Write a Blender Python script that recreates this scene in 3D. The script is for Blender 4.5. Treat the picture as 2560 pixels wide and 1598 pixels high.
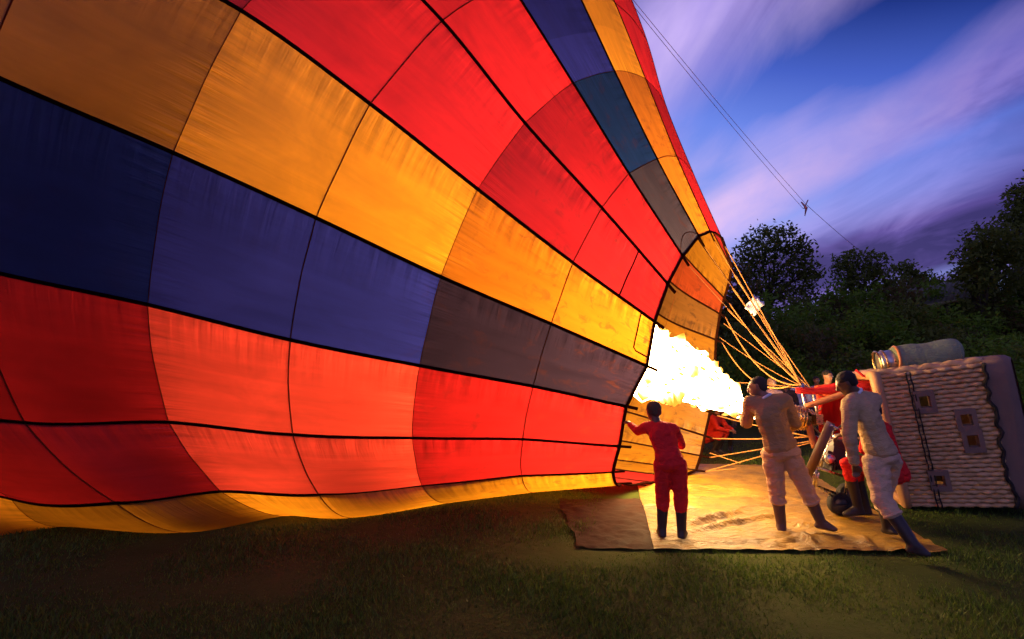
import bpy, bmesh, math, random
import numpy as np
from mathutils import Vector, Matrix, noise

for o in list(bpy.data.objects):
    bpy.data.objects.remove(o, do_unlink=True)
scene = bpy.context.scene
COL = scene.collection
R = math.radians

# ------------------------------------------------------------------ camera
F_PX, W_PX, H_PX, EYE, HORIZON = 1250.0, 2560.0, 1598.0, 1.65, 945.0
PITCH = math.atan((HORIZON - H_PX / 2) / F_PX)
cam_data = bpy.data.cameras.new('camera')
cam_data.sensor_width = 36.0
cam_data.lens = F_PX / W_PX * 36.0
cam_data.clip_start = 0.05
cam_data.clip_end = 3000.0
cam = bpy.data.objects.new('camera', cam_data)
cam.location = (0, 0, EYE)
cam.rotation_euler = (R(90) + PITCH, 0, 0)
COL.objects.link(cam)
scene.camera = cam

# ------------------------------------------------------------------ dusk sky
SUN_EL, SUN_ROT = R(1.2), R(-60)
world = bpy.data.worlds.new('World')
scene.world = world
world.use_nodes = True
nt = world.node_tree
nt.nodes.clear()
def wn(kind, **kw):
    n = nt.nodes.new(kind)
    for k, v in kw.items():
        setattr(n, k, v)
    return n
def wl(a, b):
    nt.links.new(a, b)
def wmath(op, a, b=None, clamp=False):
    n = wn('ShaderNodeMath', operation=op, use_clamp=clamp)
    for i, v in enumerate((a, b)):
        if v is None:
            continue
        if isinstance(v, (int, float)):
            n.inputs[i].default_value = v
        else:
            wl(v, n.inputs[i])
    return n.outputs[0]
def wmix(fac, a, b):
    n = wn('ShaderNodeMix', data_type='RGBA')
    if isinstance(fac, (int, float)):
        n.inputs['Factor'].default_value = fac
    else:
        wl(fac, n.inputs['Factor'])
    for key, v in (('A', a), ('B', b)):
        s = [i for i in n.inputs if i.name == key and i.type == 'RGBA'][0]
        if isinstance(v, tuple):
            s.default_value = v + (1.0,)
        else:
            wl(v, s)
    return [o for o in n.outputs if o.type == 'RGBA'][0]
def wramp(fac, stops):
    n = wn('ShaderNodeValToRGB')
    while len(n.color_ramp.elements) < len(stops):
        n.color_ramp.elements.new(0.5)
    for e, (p, c) in zip(n.color_ramp.elements, stops):
        e.position = p
        e.color = c + (1.0,) if len(c) == 3 else (c[0],) * 3 + (1.0,)
    wl(fac, n.inputs['Fac'])
    return n.outputs['Color']
sky = wn('ShaderNodeTexSky', sky_type='NISHITA')
sky.sun_disc = False
sky.sun_elevation = SUN_EL
sky.sun_rotation = SUN_ROT
sky.ozone_density = 6.0
sky.dust_density = 0.6
tc = wn('ShaderNodeTexCoord')
sep = wn('ShaderNodeSeparateXYZ')
wl(tc.outputs['Generated'], sep.inputs[0])
up = wmath('MAXIMUM', sep.outputs['Z'], 0.0)
den = wmath('ADD', up, 0.16)
px_ = wmath('DIVIDE', sep.outputs['X'], den)
py_ = wmath('DIVIDE', sep.outputs['Y'], den)
def cloud_noise(sx, sy, rot, off, scale, detail, rough, dist):
    cmb = wn('ShaderNodeCombineXYZ')
    wl(px_, cmb.inputs[0]); wl(py_, cmb.inputs[1])
    mp = wn('ShaderNodeMapping')
    mp.inputs['Rotation'].default_value = (0, 0, R(rot))
    mp.inputs['Scale'].default_value = (sx, sy, 1)
    mp.inputs['Location'].default_value = (off[0], off[1], 0)
    wl(cmb.outputs[0], mp.inputs['Vector'])
    no = wn('ShaderNodeTexNoise')
    no.inputs['Scale'].default_value = scale
    no.inputs['Detail'].default_value = detail
    no.inputs['Roughness'].default_value = rough
    no.inputs['Distortion'].default_value = dist
    wl(mp.outputs[0], no.inputs['Vector'])
    return no.outputs['Fac']
# base: Nishita dusk, deepened to the saturated blue hour; the side away from the set sun is darker
base = wn('ShaderNodeMix', data_type='RGBA', blend_type='MULTIPLY')
base.inputs['Factor'].default_value = 1.0
wl(sky.outputs['Color'], base.inputs[6])
base.inputs[7].default_value = (0.10, 0.13, 0.30, 1.0)
dusk = wmath('ADD', up, wmath('MULTIPLY', sep.outputs['X'], 0.34))
blue = wmix(0.78, base.outputs[2], wramp(dusk, [(0.0, (0.36, 0.34, 0.76)), (0.40, (0.34, 0.42, 0.95)), (0.56, (0.17, 0.27, 0.86)), (0.64, (0.07, 0.13, 0.58)), (0.72, (0.012, 0.03, 0.20)), (1.0, (0.006, 0.014, 0.09))]))
n1 = cloud_noise(1.0, 0.48, 19, (3.1, 2.9), 1.1, 3.0, 0.50, 0.35)
n2 = cloud_noise(1.0, 0.50, 22, (7.7, 4.2), 2.6, 6.0, 0.58, 0.8)
n3 = cloud_noise(1.0, 0.35, 16, (1.2, 9.3), 0.55, 3.0, 0.5, 0.3)
n4 = cloud_noise(1.0, 0.48, 24, (5.2, 0.3), 2.8, 5.0, 0.60, 0.6)
# long cloud streets that run up and away to the right
s_co = wmath('ADD', wmath('ADD', px_, wmath('MULTIPLY', py_, 0.35)), wmath('MULTIPLY', wmath('SUBTRACT', n1, 0.5), 1.0))
street = wmath('COSINE', wmath('MULTIPLY', wmath('SUBTRACT', s_co, 0.80), 6.2832 / 0.74))
mask = wmath('ADD', wmath('ADD', wmath('MULTIPLY', street, 0.20), wmath('MULTIPLY', n1, 0.55)), wmath('MULTIPLY', n2, 0.45))
cover = wramp(mask, [(0.36, (0.0,)), (0.80, (1.0,))])
shade = wmath('COSINE', wmath('MULTIPLY', wmath('SUBTRACT', s_co, 1.22), 6.2832 / 2.3))
tone = wmath('ADD', wmath('ADD', wmath('MULTIPLY', shade, 0.13), wmath('MULTIPLY', n3, 0.45)), wmath('MULTIPLY', n4, 0.55))
cover = wmath('MAXIMUM', cover, wmath('MULTIPLY', wmath('SUBTRACT', 0.35, shade, True), 0.95))
lit = wramp(tone, [(0.34, (0.055, 0.036, 0.16)), (0.44, (0.15, 0.10, 0.37)), (0.54, (0.40, 0.31, 0.74)), (0.63, (0.56, 0.43, 0.82)), (0.76, (0.74, 0.50, 0.78))])
east = wramp(sep.outputs['X'], [(0.40, (1.0, 1.0, 1.0)), (0.72, (0.50, 0.44, 0.60))])
far = wn('ShaderNodeMix', data_type='RGBA', blend_type='MULTIPLY')
far.inputs['Factor'].default_value = 1.0
wl(lit, far.inputs[6]); wl(east, far.inputs[7])
final_sky = wmix(cover, blue, far.outputs[2])

bg = wn('ShaderNodeBackground')
bg.inputs['Strength'].default_value = 1.18
wl(final_sky, bg.inputs['Color'])
wout = wn('ShaderNodeOutputWorld')
wl(bg.outputs[0], wout.inputs['Surface'])

scene.view_settings.view_transform = 'Standard'
scene.view_settings.look = 'None'
scene.view_settings.gamma = 1.0
scene.view_settings.exposure = 0.0
scene.render.engine = 'CYCLES'
scene.cycles.use_denoising = True
scene.cycles.max_bounces = 7
scene.cycles.diffuse_bounces = 5
scene.cycles.transmission_bounces = 6
scene.cycles.transparent_max_bounces = 8
scene.cycles.sample_clamp_indirect = 12.0
scene.cycles.caustics_reflective = False
scene.cycles.caustics_refractive = False
scene.cycles.use_adaptive_sampling = True
scene.cycles.adaptive_threshold = 0.03

FLAME_POWER = 70.0
# ------------------------------------------------------------------ helpers
CT, ST = math.cos(PITCH), math.sin(PITCH)
def at(u, v, d):
    """World point that lies d metres deep along the view axis at a photograph position (measuring aid)."""
    xc, uc = (u - 1280) / F_PX * d, -(v - 799) / F_PX * d
    return Vector((xc, d * CT - uc * ST, d * ST + uc * CT + EYE))
def on_ground(u, v, z=0.0):
    d = 5.0
    for _ in range(40):
        d *= (EYE - z) / (EYE - at(u, v, d).z)
    return at(u, v, d)

class MB:
    """Collects shapes and links them as ONE mesh object."""
    def __init__(self):
        self.v, self.f, self.uv = [], [], {}
    def add(self, vs, fs):
        b = len(self.v)
        self.v += [tuple(x) for x in vs]
        self.f += [tuple(i + b for i in f) for f in fs]
    def box(self, c, size, rot=None):
        c = Vector(c); m = rot or Matrix.Identity(3)
        vs = [c + m @ Vector((sx * size[0] / 2, sy * size[1] / 2, sz * size[2] / 2)) for sx in (-1, 1) for sy in (-1, 1) for sz in (-1, 1)]
        self.add(vs, [(0, 1, 3, 2), (4, 6, 7, 5), (0, 4, 5, 1), (2, 3, 7, 6), (0, 2, 6, 4), (1, 5, 7, 3)])
    def tube(self, pts, rad, seg=8, caps=True, flat=1.0, closed=False):
        pts = [Vector(p) for p in pts]
        n = len(pts)
        rads = rad if isinstance(rad, (list, tuple)) else [rad] * n
        ref = None; vs = []
        for i, p in enumerate(pts):
            if closed:
                t = pts[(i + 1) % n] - pts[i - 1]
            else:
                t = pts[min(i + 1, n - 1)] - pts[max(i - 1, 0)]
            t = t.normalized() if t.length > 1e-9 else Vector((0, 0, 1))
            if ref is None:
                ref = Vector((0, 0, 1)) if abs(t.z) < 0.9 else Vector((1, 0, 0))
            a = (ref - t * ref.dot(t)).normalized()
            b = t.cross(a); ref = a
            for k in range(seg):
                q = 2 * math.pi * k / seg
                vs.append(p + (a * math.cos(q) * flat + b * math.sin(q)) * rads[i])
        fs = []
        for i in range(n if closed else n - 1):
            i2 = (i + 1) % n
            for k in range(seg):
                k2 = (k + 1) % seg
                fs.append((i * seg + k, i * seg + k2, i2 * seg + k2, i2 * seg + k))
        if caps and not closed:
            fs.append(tuple(range(seg - 1, -1, -1)))
            fs.append(tuple((n - 1) * seg + k for k in range(seg)))
        self.add(vs, fs)
    def lathe(self, c, axis, prof, seg=16):
        """prof: list of (distance along axis, radius)"""
        axis = Vector(axis).normalized(); c = Vector(c)
        self.tube([c + axis * s for s, r in prof], [max(r, 1e-4) for s, r in prof], seg)
    def ellipsoid(self, c, r, rot=None, seg=12, rings=8):
        c = Vector(c); m = rot or Matrix.Identity(3); vs = []; fs = []
        for i in range(rings + 1):
            th = math.pi * i / rings
            for k in range(seg):
                q = 2 * math.pi * k / seg
                vs.append(c + m @ Vector((r[0] * math.sin(th) * math.cos(q), r[1] * math.sin(th) * math.sin(q), r[2] * math.cos(th))))
        for i in range(rings):
            for k in range(seg):
                k2 = (k + 1) % seg
                fs.append((i * seg + k, (i + 1) * seg + k, (i + 1) * seg + k2, i * seg + k2))
        self.add(vs, fs)
    def build(self, name, mat, parent=None, smooth=True):
        me = bpy.data.meshes.new(name)
        me.from_pydata(self.v, [], self.f)
        me.materials.append(mat)
        if smooth:
            me.polygons.foreach_set('use_smooth', [True] * len(me.polygons))
        me.update()
        return link(name, me, parent)

def link(name, me, parent=None):
    o = bpy.data.objects.new(name, me)
    COL.objects.link(o)
    if parent is not None:
        o.parent = parent
        o.matrix_parent_inverse = Matrix.Translation(-Vector(parent.location)) if parent.type == 'EMPTY' else Matrix.Identity(4)
    return o
def tag(o, label=None, cat=None, group=None, kind=None):
    for k, v in (('label', label), ('category', cat), ('group', group), ('kind', kind)):
        if v:
            o[k] = v
    return o
def empty(name, loc, label, cat, group=None):
    o = bpy.data.objects.new(name, None)
    o.location = loc
    o.empty_display_size = 0.2
    COL.objects.link(o)
    return tag(o, label, cat, group)
def sharp_box_bevel(o, w=0.01):
    m = o.modifiers.new('bevel', 'BEVEL'); m.width = w; m.segments = 2; m.limit_method = 'ANGLE'
    return o

class Mat:
    """Small wrapper for node materials."""
    def __init__(self, name):
        self.m = bpy.data.materials.new(name)
        self.m.use_nodes = True
        self.t = self.m.node_tree
        self.t.nodes.clear()
        self.out = self.n('ShaderNodeOutputMaterial')
    def n(self, kind, **kw):
        x = self.t.nodes.new(kind)
        for k, v in kw.items():
            setattr(x, k, v)
        return x
    def put(self, sock, v):
        if isinstance(v, (int, float)):
            sock.default_value = v
        elif isinstance(v, (tuple, list)):
            sock.default_value = tuple(v) + ((1.0,) if len(v) == 3 and sock.type == 'RGBA' else ())
        elif v is not None:
            self.t.links.new(v, sock)
    def math(self, op, a, b=None, clamp=False):
        x = self.n('ShaderNodeMath', operation=op, use_clamp=clamp)
        self.put(x.inputs[0], a); self.put(x.inputs[1], b)
        return x.outputs[0]
    def mix(self, f, a, b, blend='MIX'):
        x = self.n('ShaderNodeMix', data_type='RGBA', blend_type=blend)
        self.put(x.inputs['Factor'], f); self.put(x.inputs[6], a); self.put(x.inputs[7], b)
        return x.outputs[2]
    def noise(self, vec=None, scale=5, detail=4, rough=0.5, dist=0.0, col=False):
        x = self.n('ShaderNodeTexNoise')
        self.put(x.inputs['Vector'], vec)
        x.inputs['Scale'].default_value = scale; x.inputs['Detail'].default_value = detail
        x.inputs['Roughness'].default_value = rough; x.inputs['Distortion'].default_value = dist
        return x.outputs['Color' if col else 'Fac']
    def ramp(self, f, stops):
        x = self.n('ShaderNodeValToRGB')
        while len(x.color_ramp.elements) < len(stops):
            x.color_ramp.elements.new(0.5)
        for e, (p, c) in zip(x.color_ramp.elements, stops):
            e.position = p
            c = (c,) * 3 if isinstance(c, (int, float)) else c
            e.color = tuple(c) + (1.0,)
        self.put(x.inputs['Fac'], f)
        return x.outputs['Color']
    def mapping(self, vec, scale=(1, 1, 1), rot=(0, 0, 0), loc=(0, 0, 0)):
        x = self.n('ShaderNodeMapping')
        x.inputs['Scale'].default_value = scale; x.inputs['Rotation'].default_value = rot; x.inputs['Location'].default_value = loc
        self.put(x.inputs['Vector'], vec)
        return x.outputs[0]
    def obj(self):
        return self.n('ShaderNodeTexCoord').outputs['Object']
    def geo(self):
        return self.n('ShaderNodeNewGeometry').outputs['Position']
    def bump(self, h, strength=0.3, dist=0.01):
        x = self.n('ShaderNodeBump')
        x.inputs['Strength'].default_value = strength; x.inputs['Distance'].default_value = dist
        self.put(x.inputs['Height'], h)
        return x.outputs[0]
    def principled(self, color, rough=0.6, metal=0.0, normal=None, spec=0.5, emis=None, estr=0.0, sheen=0.0):
        b = self.n('ShaderNodeBsdfPrincipled')
        self.put(b.inputs['Base Color'], color); self.put(b.inputs['Roughness'], rough); self.put(b.inputs['Metallic'], metal)
        self.put(b.inputs['Specular IOR Level'], spec)
        b.inputs['Sheen Weight'].default_value = sheen
        if normal is not None:
            self.put(b.inputs['Normal'], normal)
        if emis is not None:
            self.put(b.inputs['Emission Color'], emis); self.put(b.inputs['Emission Strength'], estr)
        self.t.links.new(b.outputs[0], self.out.inputs['Surface'])
        return self.m

def plain(name, c, rough=0.6, metal=0.0, var=0.25, scale=6.0, bump=0.15, bscale=40, bdist=0.004, spec=0.4, sheen=0.0):
    """A worn procedural surface: two octaves of tone variation and fine relief."""
    m = Mat(name)
    p = m.geo()
    n = m.noise(p, scale, 6, 0.6)
    col = m.mix(n, tuple(x * (1 - var) for x in c), tuple(min(1, x * (1 + var)) for x in c))
    nb = m.noise(p, bscale, 3, 0.6)
    rr = m.ramp(n, [(0.3, max(0, rough - 0.12)), (0.7, min(1, rough + 0.12))])
    return m.principled(col, rr, metal, m.bump(nb, bump, bdist), spec, sheen=sheen)
def cloth(name, c, rough=0.9, var=0.18, fold=1.0):
    """Woven clothing: broad soft creases and knit or twill relief."""
    m = Mat(name)
    p = m.geo()
    n = m.noise(p, 9, 5, 0.6, 0.6)
    w = m.noise(m.mapping(p, (1, 1, 2.2)), 14, 3, 0.55, 1.2)
    fine = m.noise(p, 260, 2, 0.5)
    h = m.math('ADD', m.math('MULTIPLY', w, 1.0), m.math('MULTIPLY', fine, 0.10))
    col = m.mix(n, tuple(x * (1 - var) for x in c), tuple(min(1, x * (1 + var)) for x in c))
    return m.principled(col, rough, 0.0, m.bump(h, 0.55 * fold, 0.03), 0.15)
# ------------------------------------------------------------------ ground, bank, tarpaulin
random.seed(7); np.random.seed(7)
def bank_height(x, y):
    s = min(1.0, max(0.0, (y - 14.0 - 0.08 * x) / 17.0)); s = s * s * (3 - 2 * s)
    k = min(1.0, max(0.0, (x + 30) / 40.0))
    h = s * (3.6 + 1.4 * min(1, max(0, (x - 6) / 22.0))) * (0.55 + 0.45 * k)
    h += s * 0.35 * noise.noise(Vector((x * 0.13, y * 0.13, 0.3)))
    return h
def ground_z(x, y):
    return 0.012 * noise.noise(Vector((x * 0.8, y * 0.8, 1.7))) + bank_height(x, y)

m = Mat('grass_soil')
p = m.geo()
n1 = m.noise(p, 0.55, 6, 0.62, 0.4); n2 = m.noise(p, 9, 6, 0.65); n3 = m.noise(p, 90, 3, 0.6)
c1 = m.ramp(n1, [(0.30, (0.026, 0.046, 0.006)), (0.52, (0.045, 0.066, 0.010)), (0.70, (0.062, 0.072, 0.014))])
c2 = m.mix(m.ramp(n2, [(0.35, 0.0), (0.75, 0.35)]), c1, (0.075, 0.060, 0.020))
h = m.math('ADD', n2, m.math('MULTIPLY', n3, 0.5))
SOIL = m.principled(c2, 0.95, 0, m.bump(h, 0.8, 0.03), 0.1)

def axis_values(lo, hi, fine_lo, fine_hi, step, coarse):
    a = list(np.arange(fine_lo, fine_hi, step)); x, s = fine_lo, step
    left = []
    while x > lo:
        s *= coarse; x -= s; left.append(x)
    right = []; x, s = fine_hi, step
    while x < hi:
        right.append(x); s *= coarse; x += s
    return sorted(left) + a + right + [hi]
gx = axis_values(-900, 900, -14, 40, 0.6, 1.35); gy = axis_values(-700, 1500, -3, 44, 0.6, 1.35)
gb = MB()
gb.v = [(x, y, ground_z(x, y)) for y in gy for x in gx]
nx = len(gx)
gb.f = [(j * nx + i, j * nx + i + 1, (j + 1) * nx + i + 1, (j + 1) * nx + i) for j in range(len(gy) - 1) for i in range(nx - 1)]
tag(gb.build('ground', SOIL), kind='structure')

# tarpaulin under the burner: a real sheet with ridges and a turned-up hem
TARP = [Vector((1.36, 5.00, 0)), Vector((4.10, 4.92, 0)), Vector((5.30, 9.6, 0)), Vector((2.3, 9.9, 0))]
m = Mat('tarpaulin')
p = m.geo()
n1 = m.noise(p, 2.2, 6, 0.6, 0.5); n2 = m.noise(m.mapping(p, (1, 3, 1), (0, 0, 0.5)), 5, 5, 0.6, 1.5)
col = m.mix(m.ramp(n1, [(0.3, 0.0), (0.7, 1.0)]), (0.10, 0.046, 0.003), (0.40, 0.215, 0.012))
TARP_M = m.principled(col, m.ramp(n2, [(0.3, 0.32), (0.7, 0.55)]), 0, m.bump(n2, 0.8, 0.06), 0.5)
tb = MB(); NU, NV = 110, 130
def ridge(a, b, x, y, w):
    a = Vector(a); b = Vector(b); q = Vector((x, y)); d = b - a
    t = max(0, min(1, (q - a).dot(d) / d.length_squared))
    r = (q - (a + d * t)).length
    return math.exp(-(r / w) ** 2) * math.sin(math.pi * min(1, max(0, t * 0.9 + 0.05)))
RIDGES = [((1.7, 5.6), (2.9, 6.4), 0.035, 0.075), ((1.75, 5.45), (3.1, 6.15), 0.03, 0.065), ((1.6, 6.6), (2.4, 6.35), 0.04, 0.07), ((2.0, 7.2), (2.9, 7.0), 0.04, 0.03),
          ((2.35, 5.9), (3.6, 6.3), 0.03, 0.03), ((2.92, 5.0), (3.0, 5.42), 0.05, 0.055), ((3.42, 5.0), (3.62, 5.4), 0.05, 0.05), ((2.5, 5.1), (3.3, 5.5), 0.04, 0.03),
          ((0.9, 5.3), (1.5, 5.5), 0.05, 0.03), ((3.0, 5.9), (3.5, 5.5), 0.03, 0.035), ((1.9, 8.0), (3.4, 7.6), 0.05, 0.04), ((1.9, 5.15), (2.6, 5.25), 0.04, 0.025)]
for j in range(NV + 1):
    for i in range(NU + 1):
        u, v = i / NU, j / NV
        q = TARP[0].lerp(TARP[1], u).lerp(TARP[3].lerp(TARP[2], u), v)
        e = min(u, 1 - u, v, 1 - v)
        q = q + Vector((0.02 * noise.noise(Vector((v * 6, 2.2, 0))), 0.016 * noise.noise(Vector((u * 7, 7.7, 0))), 0)) * (1 - min(1, e * 8))
        z = 0.022 + 0.016 * abs(noise.noise(Vector((q.x * 3.1, q.y * 4.3, 0)))) + 0.012 * noise.noise(Vector((q.x * 8, q.y * 9, 3)))
        near = math.exp(-max(0, q.y - 5.0) / 0.5)
        z += 0.05 * near * abs(noise.noise(Vector((q.x * 4.5, q.y * 7, 9))))
        for a, b, w, hh in RIDGES:
            z += hh * ridge(a, b, q.x, q.y, w)
        tb.v.append((q.x, q.y, max(0.016, z)))
tb.f = [(j * (NU + 1) + i, j * (NU + 1) + i + 1, (j + 1) * (NU + 1) + i + 1, (j + 1) * (NU + 1) + i) for j in range(NV) for i in range(NU)]
tag(tb.build('tarpaulin', TARP_M), 'creased brown tarpaulin spread on the grass under the burner', 'tarpaulin')

# added dark sheet: shade by the near side of the mouth, painted as colour
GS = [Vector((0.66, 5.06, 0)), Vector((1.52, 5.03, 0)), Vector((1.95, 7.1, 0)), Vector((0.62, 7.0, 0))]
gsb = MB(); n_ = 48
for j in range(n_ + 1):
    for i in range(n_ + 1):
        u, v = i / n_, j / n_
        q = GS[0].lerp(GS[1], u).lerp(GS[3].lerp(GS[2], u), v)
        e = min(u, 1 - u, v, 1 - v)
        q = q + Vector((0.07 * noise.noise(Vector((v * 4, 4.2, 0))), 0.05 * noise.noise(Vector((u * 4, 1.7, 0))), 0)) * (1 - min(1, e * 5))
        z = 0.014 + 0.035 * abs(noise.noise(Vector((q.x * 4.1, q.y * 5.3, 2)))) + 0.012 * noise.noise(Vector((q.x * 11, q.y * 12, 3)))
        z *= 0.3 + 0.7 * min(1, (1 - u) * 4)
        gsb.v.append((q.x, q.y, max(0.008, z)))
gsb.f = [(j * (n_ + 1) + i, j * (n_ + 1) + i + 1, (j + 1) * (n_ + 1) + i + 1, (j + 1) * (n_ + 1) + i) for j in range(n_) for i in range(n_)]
tag(gsb.build('shade_sheet', plain('shade_sheet_brown', (0.030, 0.011, 0.006), 0.85, 0, 0.5, 4, 0.5, 14, 0.02, 0.12)), 'dark crumpled sheet added as painted shade under the red overalled worker by the balloon mouth', 'shade_sheet')
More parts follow.
